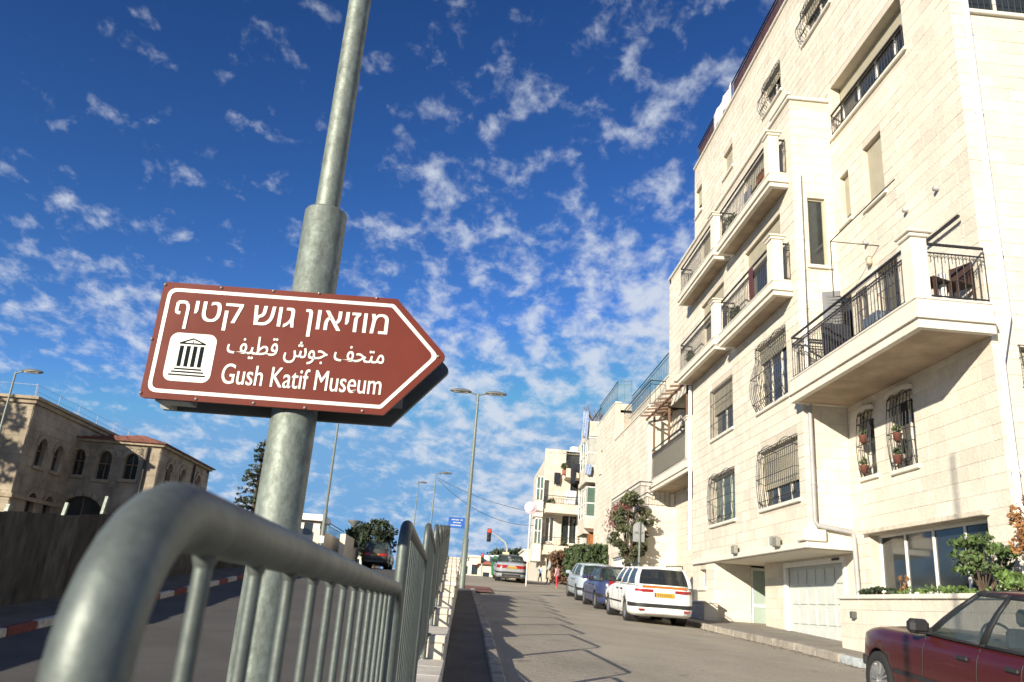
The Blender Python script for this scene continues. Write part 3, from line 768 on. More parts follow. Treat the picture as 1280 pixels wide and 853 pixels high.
for a, b in ((-.2, .42), (.5, 1.47)):
    mb = MB(); PE.box(mb, 8.685, 9.195, a, b, -.08, -.06); mb.build('pane', M('frosted_green_glass', (.36, .44, .38), .3, var=.05), dr)
# garage door with raised panels
mb = MB(); PG.box(mb, gar[0]+.02, gar[1]-.02, gar[2], gar[3]-.02, -.13, -.09); GAR = M('garage_door_paint', (.56, .60, .56), .5, var=.05); gd = mb.build('garage_door', GAR, ap)
for j in range(4):
    v = gar[2]+.06+(gar[3]-gar[2]-.1)*j/4
    for i in range(6):
        u = gar[0]+.1+(gar[1]-gar[0]-.2)*i/6; mb = MB(); PG.box(mb, u+.04, u+.48, v+.05, v+.42, -.089, -.066, .018); mb.build('door_panel', GAR, gd)
mb = MB()
PG.box(mb, gar[0]-.1, gar[0]+.02, gar[2], gar[3]+.1, -.06, .03); PG.box(mb, gar[1]-.02, gar[1]+.1, gar[2], gar[3]+.1, -.06, .03); PG.box(mb, gar[0]+.02, gar[1]-.02, gar[3]-.02, gar[3]+.1, -.06, .03)
mb.build('garage_frame', WHITE, ap)
# windows of the near facade
fr = window(ap, PA, 12.95, 16.95, .72, 1.92, cols=4, frame=WHITE, sill=False, dep=.22, glass=GLASSD, curtain=False)
mb = MB(); PA.box(mb, 12.85, 17.05, 1.93, 2.02, -.1, .12, .01); mb.build('lintel', CREAMC, fr)
window(ap, PA, 16.42, 17.02, 3.15, 4.5, cols=1, grille='bow', hood=True)
window(ap, PA, 14.85, 15.7, 3.1, 4.55, cols=2, grille='bow', hood=True)
window(ap, PA, 16.32, 16.72, 5.75, 7.35, cols=1, frame=NAVY, sill=True, grille='flat')
window(ap, PA, 14.95, 15.8, 5.7, 7.5, cols=2, frame=NAVY, sill=True, grille='flat')
window(ap, PA, 17.05, 17.55, 5.2, 7.55, cols=1, frame=NAVY, sill=False, curtain=False)
window(ap, PA, 16.78, 17.24, 9.35, 10.65, cols=1, shutter=.82)
window(ap, PA, 15.2, 16.05, 9.2, 10.75, cols=1, shutter=.9)
fr = window(ap, PA, 13.95, 17.45, 11.98, 13.45, cols=4, shutter=.33, dep=.3, frame=WHITE, curtain=False)
railing(fr, [(XA-.03, 13.97), (XA-.03, 17.43)], 11.98, .62, name='window_railing')
window(ap, PA, 17.15, 18.9, 16.0, 17.1, cols=2, shutter=.35, grille='belly')
window(ap, PA, 20.62, 22.1, 15.7, 16.75, cols=2, shutter=.3, grille='belly')
window(ap, PA, 25.25, 26.3, 15.75, 16.7, cols=1, shutter=.7)
window(ap, PA, 29.15, 30.0, 16.0, 17.2, cols=1, shutter=.6)
# side wall openings
for (a, b, c, d) in hN:
    window(ap, PN, a, b, c, d, cols=2 if b-a < 2 else 5, grille='flat' if b-a > 2 else 'bow', shutter=.5 if b-a > 2 else .4)
# windows in the projecting block
window(ap, PB, 17.95, 20.4, 2.75, 4.2, cols=3, shutter=.68, grille='bow', dep=.14)
window(ap, PB, 22.45, 24.75, 2.72, 4.15, cols=3, grille='bow', dep=.14, glass=GLASSG)
window(ap, PB, 18.4, 20.45, 5.3, 7.05, cols=3, shutter=.25, grille='belly', dep=.14)
window(ap, PB, 22.5, 24.6, 5.35, 6.9, cols=2, shutter=.5, grille='flat', dep=.14)
for (a, b, c, d) in hB[4:]:
    window(ap, PB, a, b, c, d, cols=2, shutter=.35, sill=False, dep=.14)
window(ap, PR, 7.85, 8.3, 8.4, 10.25, cols=1, dep=.08, frame=SHUT, curtain=False)
window(ap, PBg, 25.3, 26.0, .9, 1.45, cols=1, dep=.14, curtain=False)
# balconies
balcony(ap, XA-.016, 7.2, 12.13, 17.57, 4.85, .5, hr=1.02)
for z in (7.65, 10.65): balcony(ap, XB-.016, 7.0, 17.86, 22.2, z, .36)
for z in (7.75, 10.72): balcony(ap, XB-.016, 7.0, 22.62, 26.85, z, .36)
# rain pipes
def pipe(name, pts, r, mat, root, clips=True):
    mb = MB(); mb.tube(pts, r, 12)
    if clips:
        for a, b in zip(pts, pts[1:]):
            a, b = Vector(a), Vector(b); L = (b-a).length
            for k in range(1, int(L/1.8)+1):
                p = a+(b-a)*k*1.8/L; q_ = p+(b-a).normalized()*.04; mb.tube([p, q_], r*1.2, 12)
    return mb.build(name, mat, root)
yp = YN_-.09
P = [onY(x, y, yp) for x, y in ((1193, -40), (1232, 200), (1274, 398), (1252, 452), (1273, 655))]
P[0].z = ROOF-.1; P[0].x = P[1].x; P[2].x = P[1].x+.03
P[4].x = P[3].x
pipe('drain_pipe', P, .055, PIPE, ap)
yq = YR_-.1
pipe('drain_pipe', [(7.62, yq, 10.9), (7.6, yq, 5.0), (7.6, yq, 4.8)], .045, PIPE, ap)
pipe('drain_pipe', [(7.62, yq, 4.84), (7.62, yq, 2.2), (7.66, yq-.02, 2.1), (8.42, yq-.03, 2.02), (8.46, yq-.03, 1.9), (8.46, yq-.1, .3)], .05, PIPEG, ap)
pipe('drain_pipe', [(7.42, 26.83, 7.7), (7.42, 26.83, 2.1)], .06, PIPE, ap)
# roof railing with maroon sheets
rr_ = thing_part('roof_railing', ap)
railing(rr_, [(XA+.1, 12.6), (XA+.1, 30.0)], ROOF+.1, .95, sp=.5, deco=False, name='rail_frame')
for i in range(15):
    if i in (11, 12): continue
    y = 12.7+i*1.15; MB().box(XA+.115, XA+.13, y, y+1.1, ROOF+.2, ROOF+.98).build('rail_sheet', M('maroon_sheet', (.08, .035, .04), .7, var=.2), rr_)
# planter wall along the pavement, front garden
plw = thing('planter_wall', 'low pale stone garden wall with a smooth coping behind the red car', 'wall', (7.7, 11, -.6))
PW = Pl('x', 7.7)
mb = MB(); mb.box(7.7, 8.0, 4, 16.66, -1.2, .56); mb.box(8.0, XA, 16.4, 16.66, -1, .56); mb.build('wall_core', MORTAR, plw)
clad(plw, PW, 4, 16.66, -1.2, .56, [], course=.26, length=.5)
clad(plw, Pl('y', 4.0), 7.7, 8.0, -1.2, .56, [])
for k in range(13):
    y = 4+k*.98; mb = MB(); mb.cbox(7.64, 8.05, y, min(y+.975, 16.72), .561, .64, .012); mb.build('coping_stone', TRIM, plw)
mb = MB(); mb.box(8.0, XA-.016, 4, 16.4, .2, .5); mb.build('soil', EARTH, plw)
lw = thing('low_wall', 'short tan stone wall left of the glass entrance door', 'wall', (7.3, 24.5, -.1))
mb = MB(); mb.cbox(7.05, 7.45, 24.0, 25.6, -.6, .42, .02); mb.build('wall_core', MORTAR, lw); clad(lw, Pl('x', 7.05), 24, 25.6, -.5, .42, []); clad(lw, Pl('y', 24.0), 7.05, 7.45, -.5, .42, [])
mb = MB(); mb.cbox(7.0, 7.5, 23.95, 25.65, .421, .48, .012); mb.build('coping_stone', TRIM, lw)

# small fittings on the facade
def fitting(label, cat, name, box, mat, c=.01):
    return tag(MB().cbox(*box, c).build(name, mat), label, cat)
fitting('dark grey meter box on the pale wall left of the entrance recess', 'meter box', 'meter_box', (XB-.11, XB-.016, 26.2, 26.6, .35, .85), M('meter_grey', (.10, .10, .09), .6))
fitting('small grey tap fitting on the garden wall near the garage door', 'wall fitting', 'wall_tap', (7.60, 7.688, 15.95, 16.08, .2, .33), M('meter_grey', (.10, .10, .09), .6))
MB().box(XA+.025, XA+.029, 18.5, 18.9, 1.485, 1.54).build('number_plate', IRON, ap)
MB().cbox(XB-.13, XB-.016, 19.3, 19.6, 1.79, 2.0, .01).build('number_box', M('lit_box_grey', (.35, .33, .28), .5), ap)
for (u, v) in ((16.1, 8.35), (13.3, 8.2), (14.4, 8.3)):
    MB().lathe([(0, -.1), (.05, -.09), (.05, 0)], (XA-.012, u, v), 'x', 10).build('wall_spout', PIPEG, ap)
for (y, z) in ((16.0, 7.75),):
    MB().cbox(XA-.12, XA-.016, y-.08, y+.08, z, z+.22, .03).build('wall_light', M('lamp_beige', (.5, .42, .3), .5), ap)
# ================================================================ vegetation
LEAF = M('leaf_green', (.055, .085, .028), .7, var=.25, vs=3, isl=.45)
LEAFO = M('olive_leaf', (.075, .085, .035), .7, var=.25, vs=3, isl=.45)
LEAFD = M('dark_leaf', (.032, .05, .022), .75, var=.25, vs=3, isl=.4)
LEAFB = M('bright_leaf', (.10, .17, .035), .6, var=.2, vs=6, isl=.4)
FLOW = M('red_flower', (.15, .035, .03), .7, var=.25, isl=.4)
ORFL = M('orange_leaf', (.30, .14, .045), .7, var=.25, isl=.3)
def leaves(mb, c, rad, n, size, rnd, flat=1.0):
    for _ in range(n):
        while True:
            v = Vector((rnd.uniform(-1, 1), rnd.uniform(-1, 1), rnd.uniform(-1, 1)))
            if v.length < 1: break
        v = v*(.55+.45*rnd.random())/max(v.length, .3)*v.length**.5
        p = Vector((c[0]+v.x*rad[0], c[1]+v.y*rad[1], c[2]+v.z*rad[2]))
        a = Vector((rnd.gauss(0, 1), rnd.gauss(0, 1), rnd.gauss(0, .6))).normalized(); b = a.orthogonal().normalized()
        b = (Matrix.Rotation(rnd.random()*6.28, 3, a) @ b)
        s = size*rnd.uniform(.6, 1.4); w = a.cross(b)*s*.5; b = b*s
        mb.add([p-b, p+w, p+b, p-w], [(0, 1, 2, 3)])
def tree(name, label, loc, h, crown_r, trunk_h, mat, rnd_seed, n=60, per=55, size=.13, group=None, squash=.8, trunk_r=.12, cat='tree'):
    rnd = random.Random(rnd_seed); t = thing(name, label, cat, loc, group); L = Vector(loc)
    mb = MB(); top = L+Vector((rnd.uniform(-.2, .2), rnd.uniform(-.2, .2), h*.75))
    mb.tube([L+Vector((0, 0, -.3)), L+Vector((.03, 0, trunk_h*.5)), L+Vector((-.03, .05, trunk_h)), top], [trunk_r*1.2, trunk_r, trunk_r*.8, trunk_r*.25], 9)
    ctr = L+Vector((0, 0, trunk_h+(h-trunk_h)*.5)); hh = (h-trunk_h)*.5
    cl = []
    for i in range(n):
        a = rnd.random()*6.28; z = rnd.uniform(-1, 1); r = crown_r*math.sqrt(max(.05, 1-z*z))*rnd.uniform(.35, 1.05)
        c = ctr+Vector((math.cos(a)*r, math.sin(a)*r, z*hh*squash*rnd.uniform(.8, 1.15))); cl.append(c)
    for c in cl[::5]:
        s = L+Vector((0, 0, trunk_h*rnd.uniform(.7, 1.1))); m_ = (s+c)/2+Vector((0, 0, .15)); mb.tube([s, m_, c], [trunk_r*.45, trunk_r*.28, trunk_r*.08], 5)
    mb.build('trunk', BARK, t, fix=False)
    mb = MB()
    for c in cl:
        k = crown_r*rnd.uniform(.18, .36); leaves(mb, c, (k, k, k*.75), per, size, rnd)
    mb.build('crown', mat, t, fix=False)
    return t
def conifer(label, loc, h, r, seed):
    rnd = random.Random(seed); t = thing('conifer_tree', label, 'tree', loc); L = Vector(loc)
    mb = MB(); mb.tube([L+Vector((0, 0, -.3)), L+Vector((0, 0, h))], [.2, .03], 8)
    lf = MB(); z = h*.12
    while z < h*.98:
        k = 1-z/h; R = r*(k**.8)*rnd.uniform(.75, 1.1)+.15; nb = 6
        for i in range(nb):
            a = rnd.random()*6.28; e = L+Vector((math.cos(a)*R, math.sin(a)*R, z-.15*R+rnd.uniform(-.1, .25))); s = L+Vector((0, 0, z))
            mb.tube([s, (s+e)/2+Vector((0, 0, .08)), e], [.04, .025, .01], 4)
            for q in range(max(2, int(R*4))):
                f = .25+.75*q/max(1, int(R*4)-1); c = s.lerp(e, f); leaves(lf, c, (.18, .18, .10), 9, .085, rnd)
        z += .28
    mb.build('trunk', BARK, t, fix=False); lf.build('crown', LEAFD, t, fix=False); return t

# ================================================================ second house (pergola balcony, roof railings)
hb = thing('stone_house', 'pale stone house with a pergola balcony and blue-green roof railing beyond the apartment house', 'building', (7.35, 33, .3))
TEAL = M('teal_metal', (.03, .12, .14), .5, var=.1)
XC, XD = 8.3, 7.35
PC, PD = Pl('x', XC), Pl('x', XD)
h1 = [H(27.6, 28.7, 1.9, 3.6), H(27.5, 31.5, 5.3, 7.3)]
wallp(hb, PC, 26.76, 33, -.3, 9.2, h1); clad(hb, PC, 26.76, 33, -.3, 9.2, h1, length=.6)
window(hb, PC, 27.6, 28.7, 1.9, 3.6, cols=1, grille='flat'); window(hb, PC, 27.5, 31.5, 5.3, 7.3, cols=3, shutter=.2, sill=False)
h2 = [H(44.9, 45.5, 7.4, 8.7)]
wallp(hb, PD, 41, 47, 0, 10.5, h2); clad(hb, PD, 41, 47, 0, 10.5, h2, length=.6)
window(hb, PD, 44.9, 45.5, 7.4, 8.7, cols=1)
h3 = [H(38.6, 38.9, 7.3, 8.3)]
wallp(hb, PD, 33, 41, 0, 8.45, h3); clad(hb, PD, 33, 41, 0, 8.45, h3, length=.6)
PY33, PY41 = Pl('y', 33), Pl('y', 41)
wallp(hb, PY33, XD+.25, XC+.3, 0, 8.4, [], .2); clad(hb, PY33, XD, XC, 0, 8.4, [])
wallp(hb, PY41, XD+.26, 8.2, 8.3, 10.5, [], .2)
wallp(hb, Pl('x', 8.1), 26.8, 41, 8.3, 9.7, [], .25); clad(hb, Pl('x', 8.1), 26.8, 41, 8.6, 9.7, [], length=.6)
mb = MB(); mb.box(7.6, 16, 26.9, 47, 8.15, 8.3); mb.box(8.2, 16, 26.9, 41, 9.4, 9.55); mb.box(7.6, 16, 41, 46.9, 10.0, 10.15); mb.box(7.6, 16, 46.8, 47, 0, 10.4); mb.build('roof', PAVR, hb)
mb = MB(); mb.cbox(XD-.04, XD+.3, 40.95, 47.05, 10.501, 10.58, .01); mb.cbox(XD-.05, XD+.3, 33, 40.94, 8.451, 8.52, .01); mb.cbox(8.05, 8.4, 26.8, 40.94, 9.701, 9.78, .01); mb.build('roof_coping', TRIM, hb)
def panel_rail(root, P, z, h, sp, mat, sheet_mat=None, name='roof_railing'):
    f = railing(root, P, z, h, sp=sp, mat=mat, deco=False, name=name)
    if sheet_mat:
        mb = MB()
        for a, b in zip(P, P[1:]):
            mb.bar((a[0], a[1], z+h*.5), (b[0], b[1], z+h*.5), .006, h*.8)
        mb.build('mesh_sheet', sheet_mat, f)
TEALS = M('teal_mesh', (.05, .16, .19), .6, var=.1, alpha=.18)
panel_rail(hb, [(8.15, 40.9), (7.45, 41.1), (7.45, 46.9)], 10.58, 1.15, .5, TEAL, TEALS)
panel_rail(hb, [(11.0, 27.0), (8.2, 27.0), (8.2, 40.9)], 9.78, 1.15, .45, TEAL, TEALS)
railing(hb, [(XC, 33.1), (7.42, 33.1), (7.42, 39)], 8.52, 1.1, sp=.22, deco=False)
b = balcony(hb, XC-.016, XD-.02, 26.82, 32.6, 4.72, .42, hr=1.25)
mb = MB(); mb.box(XD+.06, XD+.075, 27.25, 32.4, 5.3, 6.15); mb.build('cloth_screen', M('grey_screen', (.36, .34, .27), .9, var=.12, vs=6, streak=.3), b)
pg = thing_part('pergola', b)
for y in (27.2, 29.8, 32.3): MB().box(XD+.04, XD+.12, y, y+.08, 6.2, 8.0).build('pergola_post', WOOD, pg)
for y in list(np.arange(27.0, 32.8, .62)):
    mb = MB(); mb.bar((6.9, y, 7.86+random.uniform(-.04, .04)), (8.28, y+random.uniform(-.25, .25), 8.1), .05, .07); mb.build('pergola_beam', WOOD, pg)
for x in (7.2, 7.75): MB().bar((x, 26.9, 7.78+(x-7.2)*.15), (x, 32.8, 7.78+(x-7.2)*.15), .06, .08).build('pergola_beam', WOOD, pg)
# ground-floor wing with terrace and white gate
XT = 6.75
PT = Pl('x', XT)
hg = [H(33.5, 37.5, .5, 2.3)]
wallp(hb, PT, 32.0, 38.5, 0, 4.1, hg); clad(hb, PT, 32.0, 38.5, 2.5, 4.1, hg, mat=STONE)
wallp(hb, Pl('y', 32.0), XT+.25, 8.3, 0, 4.1, []); clad(hb, Pl('y', 32.0), XT, 8.3, 0, 4.1, [])
mb = MB(); mb.box(XT+.2, 8.3, 32.2, 38.5, 3.9, 4.0); mb.box(XT, 8.0, 38.3, 38.5, 0, 4.1); mb.build('terrace_floor', PAVR, hb)
railing(hb, [(8.25, 32.08), (XT+.08, 32.08), (XT+.08, 38.4)], 4.1, .95, sp=.2, deco=False)
mb = MB()
for i in range(10): PT.box(mb, 33.55+i*.39, 33.55+i*.39+.36, .55, 2.28, -.15, -.11)
gt = mb.build('garage_gate', WHITE, hb)
mb = MB(); PT.box(mb, 33.5, 37.5, 1.5, 1.56, -.108, -.08); PT.box(mb, 33.5, 37.5, 2.2, 2.28, -.108, -.06); mb.build('gate_bar', M('grey_bar', (.3, .32, .36), .5), gt)
fl = MB(); rnd = random.Random(5)
for i in range(110): leaves(fl, (XT-.12+rnd.uniform(-.1, .15), 32.3+rnd.random()*5.9, 4.05+rnd.uniform(-.5, .4)), (.25, .35, .25), 9, .06, rnd)
tag(fl.build('flowering_creeper', FLOW, fix=False), 'red flowering creeper hanging over the low terrace wall', 'plant')

# ================================================================ apartment blocks at the end of the street
BEIGE = M('old_stone_wall', (.62, .56, .46), .9, var=.14, vs=1.3, bump=.2, isl=.05)
def glazed_bay(root, x0, x1, y0, y1, z0, z1):
    mb = MB(); mb.box(x0-.08, x1, y0-.08, y1, z0-.25, z0); mb.box(x0, x1, y0, y1, z0, z0+.75); b_ = mb.build('bay', BEIGE, root)
    mb = MB(); n = 4
    for i in range(n+1):
        x = x0+(x1-x0)*i/n; mb.box(x-.04, x+.04, y0, y0+.07, z0+.75, z1)
    for i in range(4):
        y = y0+(y1-y0)*i/3; mb.box(x0, x0+.07, y, y+.08, z0+.75, z1)
    for z in (z0+.75, z0+1.55, z1-.07): mb.box(x0, x1, y0-.005, y0+.06, z, z+.07); mb.box(x0-.005, x0+.06, y0, y1, z, z+.07)
    mb.build('window_frame', WHITE, b_)
    for i in range(n):
        x = x0+(x1-x0)*i/n; MB().box(x+.04, x+(x1-x0)/n-.04, y0+.03, y0+.045, z0+.82, z1-.07).build('pane', [GLASSD, GLASSG, M('pale_curtain_glass', (.45, .45, .40), .2)][(i*7+int(z0*3)) % 3], b_)
    MB().box(x0+.03, x0+.045, y0+.08, y1-.02, z0+.82, z1-.07).build('pane', GLASSG, b_)
    mb = MB(); mb.box(x0+.3, x1, y0+.5, y1, z0+.75, z1); mb.build('room_wall', BEIGE, b_)
dB = thing('apartment_block', 'narrow apartment block with stacked glazed balconies between the pale house and the end block', 'building', (7.2, 50, 1.3))
MB().box(7.9, 16, 50.4, 60, 1, 11.6).build('wall', BEIGE, dB)
for z in (4.6, 7.7): glazed_bay(dB, 7.15, 9.6, 49.2, 52.4, z, z+2.6)
mb = MB(); mb.box(7.15, 9.6, 49.2, 52.4, 10.35, 10.7); mb.box(7.15, 7.3, 49.2, 52.4, 10.7, 11.3); mb.box(7.3, 9.6, 49.2, 49.35, 10.7, 11.3); mb.build('roof_parapet', BEIGE, dB)
mb = MB(); rnd = random.Random(4)
for i in range(24):
    x = 7.2+rnd.random()*1.3; mb.bar((x, 49.25, 10.9+rnd.random()*.8), (x+rnd.uniform(-.7, .7), 49.25, 11.6+rnd.random()*.8), .05)
mb.build('roof_lattice', WOOD, dB)
cB = thing('apartment_block', 'beige stone block closing the end of the street, balconies hung with laundry', 'building', (5.6, 57, 1.6))
PCc = Pl('y', 57.0)
x0c, x1c = onY(680, 600, 57)[0], 12.0; zt = onY(690, 566, 57)[2]
cz = [4.0, 6.6, 9.6]
hc = [H(x0c+.5, x0c+2.2, 1.8, 3.2), H(x0c+1.4, x0c+2.5, 4.25, 6.2), H(x0c+2.6, x0c+3.4, 4.25, 6.2), H(x0c+1.9, x0c+3.2, 6.85, 8.8), H(x0c+1.5, x0c+3.6, 9.35, 10.8), H(x0c+.25, x0c+.9, 4.3, 6.0)]
wallp(cB, PCc, x0c, x1c, .8, zt, hc, .3, BEIGE); clad(cB, PCc, x0c, x1c, .8, zt, hc, course=.32, length=.7, mat=BEIGE)
for h_ in hc: window(cB, PCc, *h_, cols=2, sill=False, dep=.15, frame=WHITE)
mb = MB(); mb.box(x0c, x1c, 57.3, 66, .8, zt-.5); mb.build('rear_wall', BEIGE, cB)
for (a, b_, z) in ((x0c+.1, x0c+4, 3.35), (x0c+.1, x0c+3.2, 6.15), (x0c+1.4, x0c+4, 8.65)):
    mb = MB(); mb.box(a, b_, 55.6, 57.0, z, z+.3); mb.box(a, b_, 55.6, 55.72, z+.3, z+.62); bb = mb.build('balcony', BEIGE, cB)
    railing(bb, [(a+.05, 56.95), (a+.05, 55.66), (b_-.05, 55.66)], z+.6, .55, sp=.16, deco=False)
for z in (2.9, 5.9):
    mb = MB(); mb.box(x0c-.6, x0c, 56.4, 58.5, z, z+.3); mb.box(x0c-.55, x0c, 56.5, 58.5, z+.3, z+1.15); mb.build('side_bay', PLAS2, cB)
for z in (4.1, 7.0):
    mb = MB()
    for xx in (x0c-.55, x0c-.3, x0c-.07): mb.box(xx, xx+.06, 56.5, 56.56, z, z+1.7)
    mb.box(x0c-.55, x0c, 56.5, 56.56, z+1.64, z+1.72); mb.box(x0c-.55, x0c, 56.51, 56.57, z+.8, z+.86)
    w_ = mb.build('window', WHITE, cB); MB().box(x0c-.52, x0c-.01, 56.56, 56.57, z, z+1.65).build('pane', GLASSG, w_)
MB().box(x0c+.2, x0c+2.5, 57, 60, zt, zt+.02).build('roof_ledge', BEIGE, cB)
MB().lathe([(0, zt+.7), (.3, zt+.7), (.32, zt+.65), (.32, zt-.1)], (x0c+2.2, 58, 0)).build('water_tank', WHITE, cB)
for hh in (dB,):
    pass
# laundry on the balconies of the end block
def cloth(name, label, x0, x1, y, zt_, drop, mat, seed, legs=False, group=None):
    rnd = random.Random(seed); mb = MB(); n = 8; m_ = 5; vs = []; fs = []
    for j in range(m_+1):
        for i in range(n+1):
            t = i/n; vs.append((x0+(x1-x0)*t*(1-.05*j/m_), y+.04*math.sin(i*1.9+j)+rnd.uniform(-.01, .01), zt_-drop*j/m_*(1-.12*abs(math.sin(i*1.3+seed)))))
    for j in range(m_):
        for i in range(n):
            if legs and j >= 2 and i in (3, 4): continue
            fs.append((j*(n+1)+i, j*(n+1)+i+1, (j+1)*(n+1)+i+1, (j+1)*(n+1)+i))
    mb.add(vs, fs, True); o = mb.build(name, mat, fix=False)
    s = o.modifiers.new('thickness', 'SOLIDIFY'); s.thickness = .012
    return tag(o, label, 'laundry', group)
DKC = M('dark_cloth', (.018, .02, .03), .95, var=.2); REDC = M('red_cloth', (.26, .035, .035), .95, var=.2); BLUC = M('blue_white_cloth', (.30, .38, .55), .9, var=.25, vs=9)
WHC = M('white_cloth', (.75, .75, .74), .9, var=.1)
cloth('trousers', 'dark trousers drying on the upper balcony of the end block', x0c+1.7, x0c+2.7, 55.5, 9.6, 1.5, DKC, 1, True)
cloth('trousers', 'second pair of dark trousers drying at the right end of the same upper balcony', x0c+2.8, x0c+3.7, 55.5, 9.6, 1.3, DKC, 5, True)
cloth('shirt', 'small dark shirt hanging on the wall left of the upper balcony', x0c+.7, x0c+1.15, 56.8, 9.1, .9, DKC, 2)
for i, (xx, zz, r_) in enumerate(((x0c+.5, 6.75, .35), (x0c+1.5, 3.95, .3), (x0c+1.3, 9.3, .28))):
    t = thing('potted_plant', ['bushy potted plant at the left end of the middle balcony', 'potted plant on the lowest balcony of the end block', 'small potted plant at the left end of the upper balcony'][i], 'plant', (xx, 55.85, zz-.3)); MB().lathe([(0, zz-.5), (.14, zz-.5), (.18, zz-.15), (0, zz-.15)], (xx, 55.85, 0), n=10).build('pot', M('terracotta_far', (.30, .10, .06), .8), t)
    mb = MB(); leaves(mb, (xx, 55.85, zz+.1), (r_, r_, r_), 160, .10, random.Random(i)); mb.build('foliage', LEAFO, t, fix=False)
cloth('sheet', 'white sheet drying behind the middle balcony railing', x0c+1.4, x0c+2.2, 55.75, 7.75, 1.1, WHC, 13)
cloth('towel', 'white towel drying on the lowest balcony', x0c+2.6, x0c+3.1, 55.5, 4.7, 1.0, WHC, 14)
cloth('shirt', 'blue-grey shirt drying in the glazed block upper bay corner', 7.0, 7.4, 49.0, 8.5, .7, BLUC, 15)
cloth('towel', 'red towel hanging at the right end of the middle balcony', x0c+2.6, x0c+2.95, 55.5, 7.0, 1.2, REDC, 3)
cloth('towel', 'dark cloth hanging below the middle balcony of the end block', x0c+2.5, x0c+2.95, 55.5, 5.9, 1.3, DKC, 4)
cloth('sheet', 'blue and white sheet hanging from the roof of the glazed block', 6.75, 7.1, 49.1, 11.9, 1.9, BLUC, 6)
cloth('towel', 'dark red towel hung over the pergola balcony end railing', 7.7, 8.22, 26.78, 6.45, .85, REDC, 8)
cloth('sheet', 'white sheet hung over the roof railing of the tall apartment house', 8.56, 8.60, 27, ROOF+1.15, 1.0, WHC, 9).location = (0, 0, 0)
# rebuild that sheet along Y on the roof edge
o = [x for x in bpy.data.objects if x.get('label', '').startswith('white sheet hung')][0]
me = o.data
for i, v in enumerate(me.vertices):
    c = i % 9; r = i//9; v.co = Vector((8.57+.02*math.sin(c*1.7), 25.4+c*.28, 19.42-.13*r-.1*abs(math.sin(c*1.1))*(1+.2*r)))-o.location
# orange shed, hedge
shed = thing('garden_shed', 'small orange wooden shed behind the hedge', 'shed', (7.6, 48, 1.4))
mb = MB()
for i in range(9): mb.box(7.3+i*.22, 7.3+i*.22+.21, 47.8, 47.84, 1.2, 4.3)
mb.box(7.3, 9.3, 47.85, 49, 1.2, 4.3); mb.build('plank_wall', M('orange_wood', (.38, .13, .035), .75, var=.2, vs=5), shed)
MB().hexa([(7.1, 47.5, 4.32), (9.5, 47.5, 4.32), (9.5, 49.1, 4.6), (7.1, 49.1, 4.6), (7.1, 47.5, 4.4), (9.5, 47.5, 4.4), (9.5, 49.1, 4.68), (7.1, 49.1, 4.68)]).build('shed_roof', WOOD, shed)
mb = MB(); rnd = random.Random(11)
for i in range(330):
    y = 39.2+rnd.random()*13; leaves(mb, (6.95+rnd.uniform(-.55, .75), y, gr(6.3, y)+.2+rnd.random()**.7*1.9*(1 if y < 50 else 1.1)), (.35, .35, .3), 40, .11, rnd)
tag(mb.build('hedge', LEAF, fix=False), 'tall dense green hedge beside the pavement behind the parked silver car', 'hedge')
mb = MB()
for i in range(60):
    leaves(mb, (5.6+rnd.random()*1.3, 52.3+rnd.random()*1.2, 1.4+rnd.random()*2.0), (.3, .3, .3), 30, .10, rnd)
tag(mb.build('shrub', M('brown_leaf', (.14, .075, .04), .8, var=.2, isl=.35), fix=False), 'brownish dry shrub at the left end of the hedge', 'shrub')
tree('street_tree', 'dark green leafy tree in front of the terrace with the red creeper', (6.3, 31.6, .25), 4.4, .85, 1.4, LEAFO, 21, n=56, per=70, size=.075, trunk_r=.09)
# planter plants
rnd = random.Random(31)
mb = MB()
for i in range(46):
    y = 9.5+rnd.random()*5.6; leaves(mb, (7.95+rnd.uniform(-.1, .35), y, .66+rnd.uniform(-.05, .1)), (.16, .2, .07), 26, .035, rnd)
tag(mb.build('ground_cover', LEAFB, fix=False), kind='stuff')
def shrub(label, c, h, r, mat, seed, n=22, per=40, size=.06, lean=0, name='shrub', cat='shrub'):
    rnd = random.Random(seed); t = thing(name, label, cat, c); L = Vector(c); mb = MB(); lf = MB()
    for i in range(n):
        a = rnd.random()*6.28; q_ = rnd.random()**.5; e = L+Vector((math.cos(a)*r*q_*.6, math.sin(a)*r*q_+lean*rnd.random(), h*rnd.uniform(.45, 1)))
        mb.tube([L, (L+e)/2+Vector((rnd.uniform(-.05, .05), rnd.uniform(-.05, .05), .05)), e], [.02, .012, .004], 5)
        leaves(lf, e, (r*.28, r*.32, h*.10), per, size, rnd)
    mb.build('stem', BARK, t, fix=False); lf.build('foliage', mat, t, fix=False); return t
shrub('sprawling green shrub growing on the planter wall before the shop window', (7.95, 12.3, .5), .95, .6, M('mid_leaf', (.075, .125, .03), .65, var=.3, vs=7, isl=.45), 41, n=22, per=44, size=.045)
shrub('small orange-leaved plant by the middle of the shop window', (8.15, 15.0, .5), .5, .12, ORFL, 42, n=6, per=20, size=.03, name='plant', cat='plant')
shrub('orange-brown flowering bush at the right edge of the picture by the wall corner', (8.15, 11.3, .5), 1.5, .36, ORFL, 43, n=34, per=60, size=.035)
shrub('low green plant under the orange-brown bush at the corner', (8.05, 11.6, .5), .5, .35, LEAFB, 44, n=16, per=40, size=.05, name='plant', cat='plant')
shrub('dark green creeper at the left end of the low planter', (8.05, 15.7, .5), .3, .5, LEAFD, 45, n=12, per=40, size=.05, name='plant', cat='plant')
